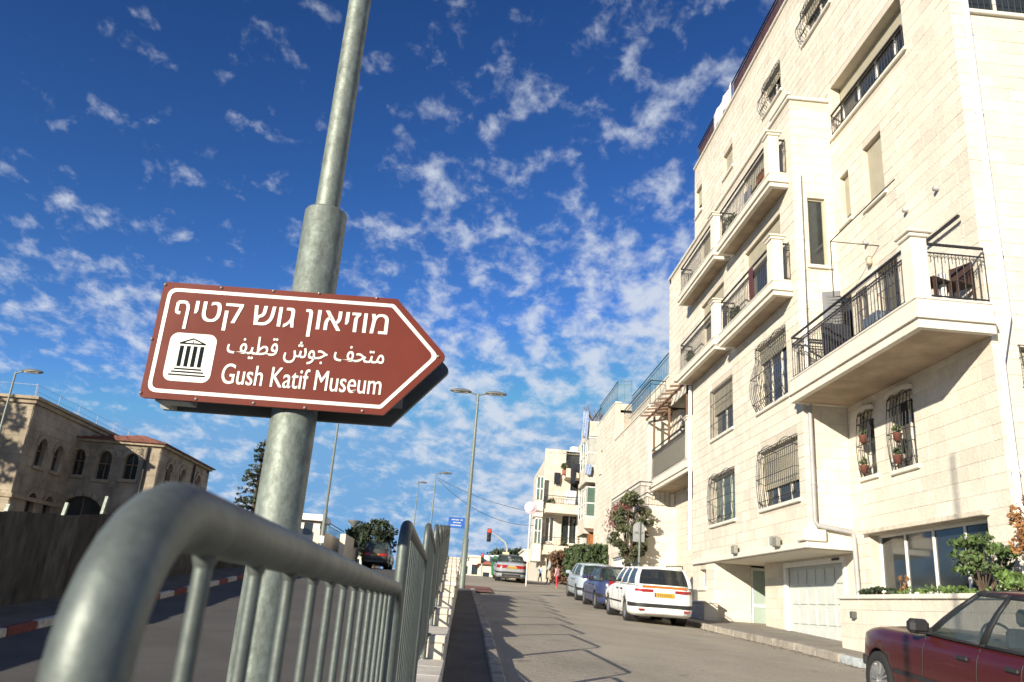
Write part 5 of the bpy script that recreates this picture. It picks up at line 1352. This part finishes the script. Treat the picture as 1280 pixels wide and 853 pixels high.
# ================================================================ people at the top of the street
def person(label, loc, h, top, legs, skin, hair, seed, arms=.1, stride=.12, face=0):
    rnd = random.Random(seed); t = thing('person', label, 'person', loc, 'people at the end of the street', face); s = h/1.7
    J = [(0, 0, .92), (0, 0, 1.15), (0, 0, 1.38), (0, 0, 1.47), (0, 0, 1.60),
         (.17, 0, 1.38), (.24, -.02+arms, 1.12), (.25, .10+arms, .88), (-.17, 0, 1.38), (-.24, -.02-arms*.5, 1.12), (-.25, .06, .86),
         (.09, 0, .88), (.10, stride*.6, .48), (.10, stride, .06), (.10, stride+.13, .03), (-.09, 0, .88), (-.10, -stride*.4, .48), (-.10, -stride, .07), (-.10, -stride+.13, .03)]
    E = [(0, 1), (1, 2), (2, 3), (3, 4), (2, 5), (5, 6), (6, 7), (2, 8), (8, 9), (9, 10), (0, 11), (11, 12), (12, 13), (13, 14), (0, 15), (15, 16), (16, 17), (17, 18)]
    RR = [.13, .12, .13, .055, .10, .06, .042, .032, .06, .042, .032, .09, .062, .042, .035, .09, .062, .042, .035]
    m = bpy.data.meshes.new('figure'); m.from_pydata([tuple(c*s for c in j) for j in J], E, [])
    o = bpy.data.objects.new('figure', m); COL.objects.link(o); md = o.modifiers.new('skin', 'SKIN'); sk = m.skin_vertices[0].data
    for i, r in enumerate(RR): sk[i].radius = (r*s, r*s*.8)
    sk[0].use_root = True
    ss = o.modifiers.new('s', 'SUBSURF'); ss.levels = ss.render_levels = 1
    bpy.context.view_layer.update(); dg = bpy.context.evaluated_depsgraph_get(); me = bpy.data.meshes.new_from_object(o.evaluated_get(dg)); bpy.data.objects.remove(o)
    b = bpy.data.objects.new('figure', me); COL.objects.link(b); b.parent = t
    me.materials.clear(); me.materials.append(skin)
    # clothing shells: copies of the figure's faces, slightly enlarged
    for nm, mat, z0, z1 in (('upper_clothing', top, .86*s, 1.43*s), ('lower_clothing', legs, .10*s, .95*s)):
        bm = bmesh.new(); bm.from_mesh(me); bm.normal_update()
        for v in bm.verts: v.co += v.normal*.016*s
        dl = [f for f in bm.faces if not (z0 < f.calc_center_median().z < z1) or (nm == 'lower_clothing' and abs(f.calc_center_median().x) > .19*s)]
        bmesh.ops.delete(bm, geom=dl, context='FACES'); m2 = bpy.data.meshes.new(nm); bm.to_mesh(m2); bm.free(); m2.materials.append(mat)
        c = bpy.data.objects.new(nm, m2); COL.objects.link(c); c.parent = t
    mb = MB(); bm = bmesh.new(); bmesh.ops.create_uvsphere(bm, u_segments=10, v_segments=7, radius=.115*s)
    bm.verts.index_update(); mb.add([(v.co.x, v.co.y*1.1-.015*s, v.co.z+1.63*s) for v in bm.verts], [[v.index for v in f.verts] for f in bm.faces], True); bm.free()
    mb.build('hair', hair, t, loc=Vector((0, 0, 0)))
    return t
SKIN = M('skin', (.42, .25, .17), .6); HAIR = M('brown_hair', (.10, .06, .035), .8); PINK = M('pink_cloth', (.62, .36, .36), .9); RSK = M('red_trousers', (.42, .03, .05), .9); BGC = M('beige_cloth', (.48, .38, .28), .9); GYC = M('grey_cloth', (.35, .36, .36), .9); LBL = M('pale_blue_cloth', (.35, .50, .62), .9)
for (px, py, y, h, a, b, lab, sd_) in [(696, 732, 41, 1.12, PINK, RSK, 'child in a pink top and red trousers standing by the hedge', 1), (686, 726, 46, 1.45, GYC, BGC, 'person in grey and beige clothes bending near the hedge', 2), (675, 725, 50, 1.0, LBL, DKC, 'small child in a pale blue top at the end of the pavement', 3)]:
    P = onY(px, py, y); z = gr(P[0], y) if P[0] < 6.2 else gr(6.6, y)+.12
    person(lab, (P[0], y, z+.005), h, a, b, SKIN, HAIR, sd_, face=sd_*.7)
# ================================================================ left side: panel fence, old building, trees
FENM = M('rusty_fence_panel', (.066, .062, .054), .85, var=.3, vs=5, bump=.3, bs=20, isl=.38, streak=3)
fn = thing('panel_fence', 'tall dark corrugated panel fence with light posts along the left pavement', 'fence', (-9.1, 16, gl(16)))
y = 4.0
while y < 44:
    w = 1.06; z0 = gl(y+.5)+.1; z1 = z0+1.86+random.uniform(-.04, .04); mb = MB(); n = 12
    V = []; F = []
    for i in range(n+1):
        yy = y+w*i/n; dx = .022*(1 if (i//1) % 2 else -1); sl = gl(yy)-gl(y+.5); V += [(-9.05+dx, yy, z0-.1+sl), (-9.05+dx, yy, z1+sl)]
    for i in range(n): F.append((2*i, 2*i+2, 2*i+3, 2*i+1))
    mb.add(V, F); o = mb.build('fence_panel', FENM, fn); sm = o.modifiers.new('thickness', 'SOLIDIFY'); sm.thickness = .006
    y += w-.012
for (px, py) in ((11, 632), (84, 630), (134, 622)):
    a = onX(px, py, -9.2); mb = MB(); mb.bar((-9.2, a[1]-.35, a[2]-1.6), (-9.2, a[1], a[2]+.02), .07); mb.build('fence_post', GALVP, fn)
OLD = M('old_limestone', (.31, .26, .19), .9, var=.25, vs=.8, bump=.3, bs=8, isl=.10)
OLDT = M('old_trim', (.33, .27, .19), .9, var=.2, vs=2)
TILE = M('red_roof_tile', (.17, .06, .04), .8, var=.25, vs=3, bump=.5, bs=12, isl=.15)
hs_ = thing('historic_building', 'old two-storey stone building with arched windows and a lower wing with a red tiled roof', 'building', (-20.7, 38, 1))
OX = -20.7; OY = 38.0; zc = onY(45, 497, OY)[2]
PO, POy = Pl('X', OX), Pl('y', OY)
def arch_hole(pl, uc, w, v0, v1): return (uc-w/2, uc+w/2, v0, v1)
def arch_win(root, pl, uc, w, v0, v1, surround=True):
    """arched recess: infill ring above the spring line, frame and pane"""
    sp = v1-w/2; mb = MB(); n = 10; arc = [(uc+w/2*math.cos(a), sp+w/2*math.sin(a)) for a in np.linspace(0, math.pi, n+1)]
    for i in range(n):
        a, b = arc[i], arc[i+1]; ta, tb = (a[0], v1), (b[0], v1)
        q = [pl.p(a[0], a[1], 0), pl.p(b[0], b[1], 0), pl.p(tb[0], tb[1], 0), pl.p(ta[0], ta[1], 0)]; q2 = [pl.p(a[0], a[1], -.25), pl.p(b[0], b[1], -.25), pl.p(tb[0], tb[1], -.25), pl.p(ta[0], ta[1], -.25)]
        mb.hexa(q+q2)
    wn = mb.build('window', OLD, root)
    mb = MB()
    for i in range(n):   # voussoirs
        a0_, a1_ = math.pi*i/n+.02, math.pi*(i+1)/n-.02; q = []
        for d in (.0, .07):
            for r in (w/2+.0, w/2+.22): q += [pl.p(uc+r*math.cos(a0_), sp+r*math.sin(a0_), d), pl.p(uc+r*math.cos(a1_), sp+r*math.sin(a1_), d)]
        q = [q[0], q[1], q[3], q[2], q[4], q[5], q[7], q[6]]; mb.hexa(q)
    mb.build('arch_stones', OLDT, wn)
    mb = MB(); pl.box(mb, uc-w/2, uc+w/2, v0, v1, -.24, -.22); mb.build('pane', GLASSD, wn)
    mb = MB(); pl.box(mb, uc-.03, uc+.03, v0, v1-.02, -.22, -.18); pl.box(mb, uc-w/2, uc+w/2, v0+(v1-v0)*.55, v0+(v1-v0)*.55+.05, -.22, -.175); mb.build('window_frame', WOOD, wn)
    mb = MB(); pl.box(mb, uc-w/2-.12, uc+w/2+.12, v0-.16, v0-.002, -.02, .12); mb.build('sill', OLDT, wn)
def oldwall(pl, u0, u1, v0, v1, wins):
    hl_ = [(uc-w/2, uc+w/2, a, b) for uc, w, a, b in wins]; wallp(hs_, pl, u0, u1, v0, v1, hl_, .4, OLD)
    for uc, w, a, b in wins: arch_win(hs_, pl, uc, w, a, b)
# rays to the east face give window places
def wx(px, py): return onX(px, py, OX)
w1 = wx(55, 560); w2 = wx(75, 565)
winE = []
for (px, yt, yb) in ((55, 549, 586), (75, 558, 592)):
    a = wx(px, yt); b = wx(px, yb); winE.append((a[1], .8, b[2], a[2]))
for (px, yt, yb) in ((40, 616, 650), (62, 621, 650)):
    a = wx(px, yt); winE.append((wx(px, 620)[1], .8, a[2]-2.2, a[2]))
Y2 = 42.9
oldwall(PO, OY, 58, -.5, zc, winE)
clad(hs_, PO, OY, 58, -.5, zc-.4, [(uc-w/2-.2, uc+w/2+.2, a-.2, b+.2) for uc, w, a, b in winE], course=.42, length=.75, mat=OLD, thick=.03)
winS = [(OX-2.6, 1.0, 3.5, 5.6), (OX-5.6, 1.0, 3.5, 5.6), (OX-2.6, 1.0, .2, 2.3), (OX-5.6, 1.0, .2, 2.3)]
oldwall(POy, -45, OX-.4, -.5, zc, winS)
clad(hs_, POy, -45, OX, -.5, zc-.4, [(uc-w/2-.2, uc+w/2+.2, a-.2, b+.2) for uc, w, a, b in winS], course=.42, length=.75, mat=OLD, thick=.03)
mb = MB()
for (za, zb_, o_) in ((zc-.3, zc-.12, .12), (zc-.12, zc+.02, .25), (3.0, 3.18, .1)):
    mb.box(OX+.0, OX+o_, OY-o_, 58, za, zb_); mb.box(-45, OX, OY-o_, OY, za, zb_)
mb.build('cornice', OLDT, hs_)
mb = MB(); mb.box(-45, OX-.4, OY+.4, 58, zc-.5, zc-.3); mb.box(-45, OX, 57.6, 58, -.5, zc); mb.build('roof', OLDT, hs_)
mb = MB()
for i in range(9): mb.tube([(OX-.2, OY+.3+i*2.2, zc), (OX-.2, OY+.3+i*2.2, zc+.7)], .015, 4)
for zz in (.35, .65): mb.tube([(OX-.2, OY+.3, zc+zz), (OX-.2, 56, zc+zz)], .008, 4)
for i in range(8): mb.tube([(OX-.2-i*2.5, OY+.2, zc), (OX-.2-i*2.5, OY+.2, zc+.7)], .015, 4)
mb.tube([(OX-.2, OY+.2, zc+.65), (-44, OY+.2, zc+.65)], .014, 4)
mb.build('roof_railing', PIPEG, hs_)
# wing
WX = onY(203, 556, Y2)[0]; zw = onY(203, 556, Y2)[2]; Y3 = onX(262, 588, WX)[1]
PWy, PWx = Pl('y', Y2), Pl('X', WX)
winW = []
for (px, yt, yb) in ((101, 562, 594), (134, 564, 600), (167, 567, 600)):
    a = onY(px, yt, Y2); b = onY(px, yb, Y2); winW.append((a[0], .68, b[2], a[2]))
a = onY(104, 620, Y2); winW.append((a[0], 2.6, a[2]-2.4, a[2]))
oldwall(PWy, OX+.01, WX, -.2, zw, winW)
clad(hs_, PWy, OX, WX, -.2, zw-.3, [(uc-w/2-.2, uc+w/2+.2, a_-.2, b_+.2) for uc, w, a_, b_ in winW], course=.4, length=.7, mat=OLD, thick=.03)
winX = []
for (px, yt, yb) in ((213, 580, 604), (229, 587, 608), (248, 595, 612)):
    a = onX(px, yt, WX); b = onX(px, yb, WX); winX.append((a[1], .75, b[2], a[2]))
oldwall(PWx, Y2+.4, Y3, -.2, zw, winX)
clad(hs_, PWx, Y2, Y3, -.2, zw-.3, [(uc-w/2-.2, uc+w/2+.2, a_-.2, b_+.2) for uc, w, a_, b_ in winX], course=.4, length=.7, mat=OLD, thick=.03)
mb = MB(); mb.box(OX, WX+.18, Y2-.18, Y2, zw-.14, zw); mb.box(WX, WX+.18, Y2, Y3, zw-.14, zw); mb.box(OX, WX, Y3-.4, Y3, -.2, zw); mb.build('wing_cornice', OLDT, hs_)
for (x_, z_) in ((onY(178, 600, Y2)[0], zw),): MB().tube([(x_, Y2-.12, z_-.2), (x_, Y2-.12, 0)], .07, 8).build('drain_pipe', BLK, hs_)
MB().tube([(WX+.12, onX(238, 600, WX)[1], zw-.2), (WX+.12, onX(238, 600, WX)[1], 0)], .07, 8).build('drain_pipe', BLK, hs_)
# hipped tile roof in courses
rz0 = zw+.01; zr = zw+.8; yr0, yr1 = Y2+2.6, Y3-2.6; xm = (OX+WX)/2
rf = MB(); C4 = [(OX-.0, Y2-.3), (WX+.3, Y2-.3), (WX+.3, Y3+.2), (OX, Y3+.2)]; R2 = [(xm, yr0), (xm, yr1)]
def course(A, B_, C_, D_, n):   # quad A-B eave, D-C ridge, stepped courses
    A, B_, C_, D_ = map(Vector, (A, B_, C_, D_))
    for i in range(n):
        t0, t1 = i/n, (i+1)/n; p = [A.lerp(D_, t0), B_.lerp(C_, t0), B_.lerp(C_, t1), A.lerp(D_, t1)]
        up_ = Vector((0, 0, .05)); rf.add([p[0]+up_, p[1]+up_, p[2], p[3], p[0]-Vector((0, 0, .02)), p[1]-Vector((0, 0, .02))], [(0, 1, 2, 3), (4, 5, 1, 0)])
E1, E2, E3, E4 = [(c[0], c[1], rz0) for c in C4]; T1_, T2_ = (xm, yr0, zr), (xm, yr1, zr)
course(E1, E2, T1_, T1_, 9); course(E2, E3, T2_, T1_, 9); course(E3, E4, T2_, T2_, 9); course(E4, E1, T1_, T2_, 9)
rf.build('wing_roof', TILE, hs_, fix=False)
# trees on the left
P = onY(316, 640, 44); tz = onY(318, 548, 44)[2]
conifer('tall dark conifer behind the left road, partly hidden by the sign pole', (P[0], 44, gl(44)), tz-gl(44), 1.55, 9)
P = onY(470, 680, 58); tree('broadleaf_tree', 'round dark green tree behind the dark off-road car', (P[0], 58, 1.6), onY(470, 649, 58)[2]-1.6, 1.45, 1.0, LEAFD, 33, n=50, per=60, size=.12)
P = onY(447, 680, 60); tree('broadleaf_tree', 'small dark green tree just left of the round tree', (P[0], 60, 1.6), onY(450, 658, 60)[2]-1.6, 1.2, .8, LEAFD, 34, n=36, per=50, size=.13)
for i, (x, y, h) in enumerate(((-32, 29, 13), (-40, 24, 14), (-27, 21, 9))):
    tree('shade_tree', ['tall tree left of the picture whose shade falls on the old building', 'second tall tree farther left beside the old building', 'smaller tree left of the panel fence'][i], (x, y, .5), h, 3.4, 3.2, LEAF, 60+i, n=120, per=60, size=.2, group=None, trunk_r=.3)
# walls, gate house and lamp along the far left pavement
gw = thing('garden_wall', 'cream stone garden wall with a dark green railing beyond the panel fence', 'wall', (-9.2, 46, 1.3))
def lwall(x0, x1, y0, y1, zt_): MB().box(x0, x1, y0, y1, .2, zt_).build('wall_block', PLAS, gw)
P = onX(415, 668, -7.2)
for (pa, pb, xx) in (((400, 664), (432, 676), -7.6), ((432, 672), (450, 674), -6.6)):
    a = onX(*pa, xx); b = onX(*pb, xx); lwall(xx-.3, xx, min(a[1], b[1])-.0, max(a[1], b[1]), (a[2]+b[2])/2)
a = onX(414, 652, -7.6); b = onX(432, 664, -7.6)
railing(gw, [(-7.7, a[1]), (-7.7, b[1])], a[2]-1.5, 1.4, sp=.25, mat=M('dark_green_iron', (.02, .06, .04), .5), deco=False)
ks = thing('kiosk', 'small white flat-roofed guard hut behind the sign pole', 'building', (-11.5, 58, 1.6))
a = onY(374, 662, 58); b = onY(402, 644, 58)
MB().box(a[0], b[0], 58, 61, 1.2, b[2]-.5).build('hut_wall', PLAS2, ks); MB().cbox(a[0]-.2, b[0]+.2, 57.6, 61.2, b[2]-.45, b[2], .03).build('hut_roof', WHITE, ks); MB().box(a[0]+.3, b[0]-.5, 57.96, 57.99, b[2]-1.4, b[2]-.6).build('window', GLASSD, ks)
P = onY(443, 652, 52); ll = thing('garden_lamp', 'short park lamp with a flat funnel-shaped top behind the cream wall', 'lamp', (P[0], 52, 1.5))
MB().lathe([(.05, 1.2), (.045, P[2]-.4), (.06, P[2]-.35), (.42, P[2]), (.40, P[2]+.05), (0, P[2]+.07)], (P[0], 52, 0), n=18).build('lamp_post', LAMPM, ll)
P = onY(440, 668, 50); tag(MB().build('x', LEAFD) if 0 else (lambda mb: (leaves(mb, (P[0], 50, P[2]), (.45, .45, .4), 500, .10, random.Random(3)), leaves(mb, (P[0], 50, P[2]-.5), (.5, .5, .5), 300, .10, random.Random(4)), mb.build('shrub', LEAFD, fix=False))[-1])(MB()), 'clipped round dark shrub beneath the funnel-shaped park lamp', 'shrub')

# ================================================================ the town beyond the crest
ROOFR = M('far_red_roof', (.30, .11, .07), .85, var=.2)
houses = [(587, 602, 697, 95, 'flat', 'cream flat-roofed house just right of the far railing', 'cream'), (600, 617, 706, 88, 'red', 'low cream house with a red roof left of the green container', 'cream'),
          (616, 640, 703, 100, 'red', 'pale gabled house behind the green container', 'pale'), (640, 668, 703, 86, 'flat', 'ochre flat-roofed house right of the saloon at the crest', 'ochre'),
          (655, 700, 690, 110, 'flat', 'pale block behind the round sign', 'pale'), (380, 470, 690, 120, 'flat', 'long cream house behind the trees on the left', 'cream'), (560, 590, 700, 120, 'flat', 'pale cream house seen through the far railing', 'pale')]
cols = {'cream': PLAS, 'pale': PLAS2, 'ochre': M('ochre_render', (.48, .34, .20), .9, var=.1)}
for (xa, xb_, yt, Y, kind, lab, c) in houses:
    a = onY(xa, yt, Y); b = onY(xb_, yt, Y); z0, z1 = 1.0, (a[2]+b[2])/2
    h_ = thing('house', lab, 'house', (a[0], Y, 1.7), 'houses beyond the crest'); pl = Pl('y', Y)
    n = max(1, int((b[0]-a[0])/1.6)); wins = [(a[0]+(b[0]-a[0])*(i+.5)/n-.35, a[0]+(b[0]-a[0])*(i+.5)/n+.35, z1-1.9, z1-.8) for i in range(n)]
    wallp(h_, pl, a[0], b[0], z0, z1, wins, .3, cols[c]); MB().box(a[0], b[0], Y+.3, Y+9, z0, z1-.1).build('rear_wall', cols[c], h_)
    for w_ in wins:
        mb = MB(); pl.box(mb, *w_, -.2, -.15); mb.build('window', GLASSD, h_)
    if kind == 'red':
        xm_ = (a[0]+b[0])/2; mb = MB(); mb.prism([(a[0]-.3, z1), (b[0]+.3, z1), (xm_, z1+(b[0]-a[0])*.22)], 'y', Y-.4, Y+9.2); mb.build('roof', ROOFR, h_)
    else: MB().box(a[0]-.15, b[0]+.15, Y-.15, Y+9, z1+.001, z1+.2).build('roof_edge', PLAS2, h_)
for i, px in enumerate((594, 609, 616, 622, 628, 635, 659)):
    P = onY(px, 700, 97+i*.7); zb_ = P[2]-1.2
    w = tag(MB().lathe([(0, 1.7), (.42, 1.7), (.45, 1.62), (.45, 0), (.0, 0)], (0, 0, 0), n=14).build('water_tank', WHITE, loc=Vector((0, 0, 0))), 'white water tank on a roof in the distance, '+['leftmost of seven', 'second from the left of seven', 'third from the left of seven', 'middle one of seven', 'third from the right of seven', 'second from the right of seven', 'rightmost of seven, alone'][i], 'water tank', 'white water tanks on far roofs')
    w.location = (P[0], 97+i*.7, zb_)
for i, (px, yt, Y, r) in enumerate(((640, 687, 125, 4.2), (652, 694, 130, 3.2), (606, 704, 110, 2.0), (664, 698, 135, 3.5))):
    P = onY(px, yt, Y); tree('far_tree', ['tallest dark tree above the saloon car in the distance', 'smaller dark tree right of the tallest far tree', 'low tree between the far cream houses', 'dark tree behind the thin round sign post'][i], (P[0], Y, 1.5), P[2]-1.5, r, 1.5, LEAFD, 80+i, n=40, per=50, size=.4, group=None)
# things on the big balcony and others
def chair(label, loc, rz, mat, group):
    t = thing('balcony_chair', label, 'chair', loc, group, rz); Z0 = Vector((0, 0, 0))
    MB().cbox(-.22, .22, -.22, .22, .42, .46, .01).build('seat', mat, t, loc=Z0); MB().cbox(-.22, .22, .19, .23, .5, .88, .01).build('backrest', mat, t, loc=Z0)
    for sx in (-1, 1):
        for sy in (-1, 1): MB().box(sx*.2-.018, sx*.2+.018, sy*.2-.018, sy*.2+.018, 0, .42 if sy < 0 else .88).build('leg', mat, t, loc=Z0)
    return t
zf = 4.85+.5*.6
DW = M('dark_wood', (.05, .022, .014), .6, var=.2)
chair('dark brown wooden chair at the near end of the big balcony', (7.75, 12.55, zf+.26), .4, DW, 'balcony chairs'); chair('second dark brown chair against the wall on the big balcony', (8.2, 12.6, zf+.26), -1.2, DW, 'balcony chairs')
tag(MB().cbox(7.9, 8.0, 12.5, 12.6, zf+.26, zf+.9, .01).build('white_post', WHITE), 'slim white post between the two brown balcony chairs', 'post')
# flower pots behind the arched window grilles
TERR = M('terracotta', (.15, .05, .035), .8, var=.15)
for i, (yy, zz, lab) in enumerate(((15.35, 3.18, 'terracotta pot on the sill of the wider arched window'), (16.75, 3.2, 'terracotta pot low in the narrow arched window'), (15.3, 3.62, 'terracotta pot hanging on the grille of the wider arched window'), (16.7, 3.85, 'terracotta pot hanging on the grille of the narrow arched window'))):
    t = thing('flower_pot', lab, 'flower pot', (XA-.10, yy, zz), 'pots on the arched windows'); MB().lathe([(0, zz), (.06, zz), (.09, zz+.14), (.1, zz+.16), (.08, zz+.16), (.0, zz+.12)], (XA-.12, yy, 0), n=12).build('pot', TERR, t)
    mb = MB(); leaves(mb, (XA-.12, yy, zz+.25), (.09, .12, .1), 70, .035, random.Random(i)); mb.build('plant', LEAF, t, fix=False)
# awning rod of the big balcony
ar_ = thing('awning_frame', 'thin black awning rod frame above the big balcony', 'awning frame', (7.4, 15, 5.5))
a = onX(1038, 302, 7.45); mb = MB(); z = a[2]; mb.tube([(7.45, a[1], z-1.3), (7.45, a[1], z), (XA, a[1]-.0, z)], .014, 6); mb.tube([(7.45, a[1], z), (7.45, 12.9, z)], .014, 6); mb.build('rod', IRON, ar_)
mb = MB(); a = onX(1158, 302, XA-.12); b = onX(1198, 270, XA-.12); mb.bar(a, b, .05); mb.build('rod_bracket', IRON, ar_)
sl = thing('sun_lounger', 'striped folded lounger leaning on the upper near balcony', 'lounger', (7.4, 19.6, 10.65+.25))
mb = MB()
for i in range(8): mb.cbox(7.2, 7.24, 19.8+i*.07, 19.8+i*.07+.06, 10.95, 11.75, .005)
mb.build('slat', M('striped_fabric', (.5, .5, .52), .8, col2=(.08, .09, .14), vs=20), sl)
wc = thing('wooden_chair', 'orange-brown wooden chair on the upper near balcony', 'chair', (7.4, 19.2, 10.9))
mb = MB()
for y_ in (18.95, 19.35): mb.box(7.25, 7.3, y_, y_+.05, 10.9, 11.8); mb.box(7.65, 7.7, y_, y_+.05, 10.9, 11.4)
mb.box(7.24, 7.71, 18.94, 19.41, 11.36, 11.4); mb.box(7.24, 7.28, 18.94, 19.41, 11.55, 11.8); mb.build('chair_frame', M('orange_brown_wood', (.30, .12, .045), .6, var=.2), wc)
tag(cloth('towel', 'dark maroon cloth hanging over the lower near balcony railing', 7.02, 7.08, 19.3, 8.95, 1.0, M('maroon_cloth', (.07, .02, .03), .95), 12), None)
o = [x for x in bpy.data.objects if x.get('label', '').startswith('dark maroon cloth')][0]
for i, v in enumerate(o.data.vertices):
    c = i % 9; r = i//9; v.co = Vector((7.02+.015*math.sin(c*1.7), 19.3+c*.045*(1-.06*r), 9.02-.19*r))-o.location

# the dark louvred doors standing open on the big balcony, and things beside them
od = thing('folding_door', 'dark navy louvred door leaf standing open at the far end of the big balcony', 'door', (8.0, 16.9, zf+.2))
for k, (x0_, y0_) in enumerate(((8.5, 17.15), (8.15, 16.75))):
    lf_ = MB().bar((x0_, y0_, zf+1.25), (x0_-.36, y0_-.12+.3*k, zf+1.25), .035, 2.0).build('door_leaf', NAVY, od)
    mb = MB()
    for i in range(24): mb.bar((x0_-.03, y0_-.01-.025, zf+.4+i*.075), (x0_-.33, y0_-.11+.3*k-.025, zf+.4+i*.075), .02, .045)
    mb.build('louvre', IRON, lf_)
tag(cloth('clothes_rack_load', 'dark clothes hanging behind the far end of the big balcony railing', 7.45, 8.1, 16.3, zf+1.25, 1.0, DKC, 17), None)
for i, (y_, z_, lab) in enumerate(((14.2, zf+.35, 'blue-grey storage box behind the middle of the big balcony railing'),)):
    tag(MB().cbox(7.6, 8.0, y_, y_+.6, z_, z_+.45, .03).build('storage_box', M('blue_grey_plastic', (.12, .15, .2), .6)), lab, 'box')
for i, (x_, y_, z_, lab) in enumerate(((7.25, 21.5, 10.9, 'potted plant at the far end of the upper near balcony'), (7.25, 21.4, 7.9, 'potted plant at the far end of the lower near balcony'), (7.25, 26.2, 8.0, 'potted plant at the far end of the lower far balcony'))):
    t = thing('potted_plant', lab, 'plant', (x_, y_, z_)); MB().lathe([(0, z_), (.12, z_), (.16, z_+.3), (0, z_+.27)], (x_, y_, 0), n=12).build('pot', TERR, t)
    mb = MB(); leaves(mb, (x_, y_, z_+.55), (.18, .22, .28), 180, .055, random.Random(90+i)); mb.build('foliage', LEAF, t, fix=False)
# dust, grit and dry leaves gathered along the right kerb
mb = MB(); rnd = random.Random(77)
for i in range(900):
    y = 6+rnd.random()*20; x = kerbx(y)-.03-abs(rnd.gauss(0, .14)); s_ = rnd.uniform(.008, .028); a_ = rnd.random()*3; z_ = gr(x, y)+.004
    c_, q_ = math.cos(a_)*s_, math.sin(a_)*s_; mb.add([(x-c_, y-q_, z_), (x+q_, y-c_, z_+s_*.3), (x+c_, y+q_, z_+.002), (x-q_, y+c_, z_+s_*.4)], [(0, 1, 2, 3)])
tag(mb.build('kerb_litter', M('dry_litter', (.16, .12, .07), .9, var=.4, vs=9, isl=.5), fix=False), kind='stuff')
flush_clad()
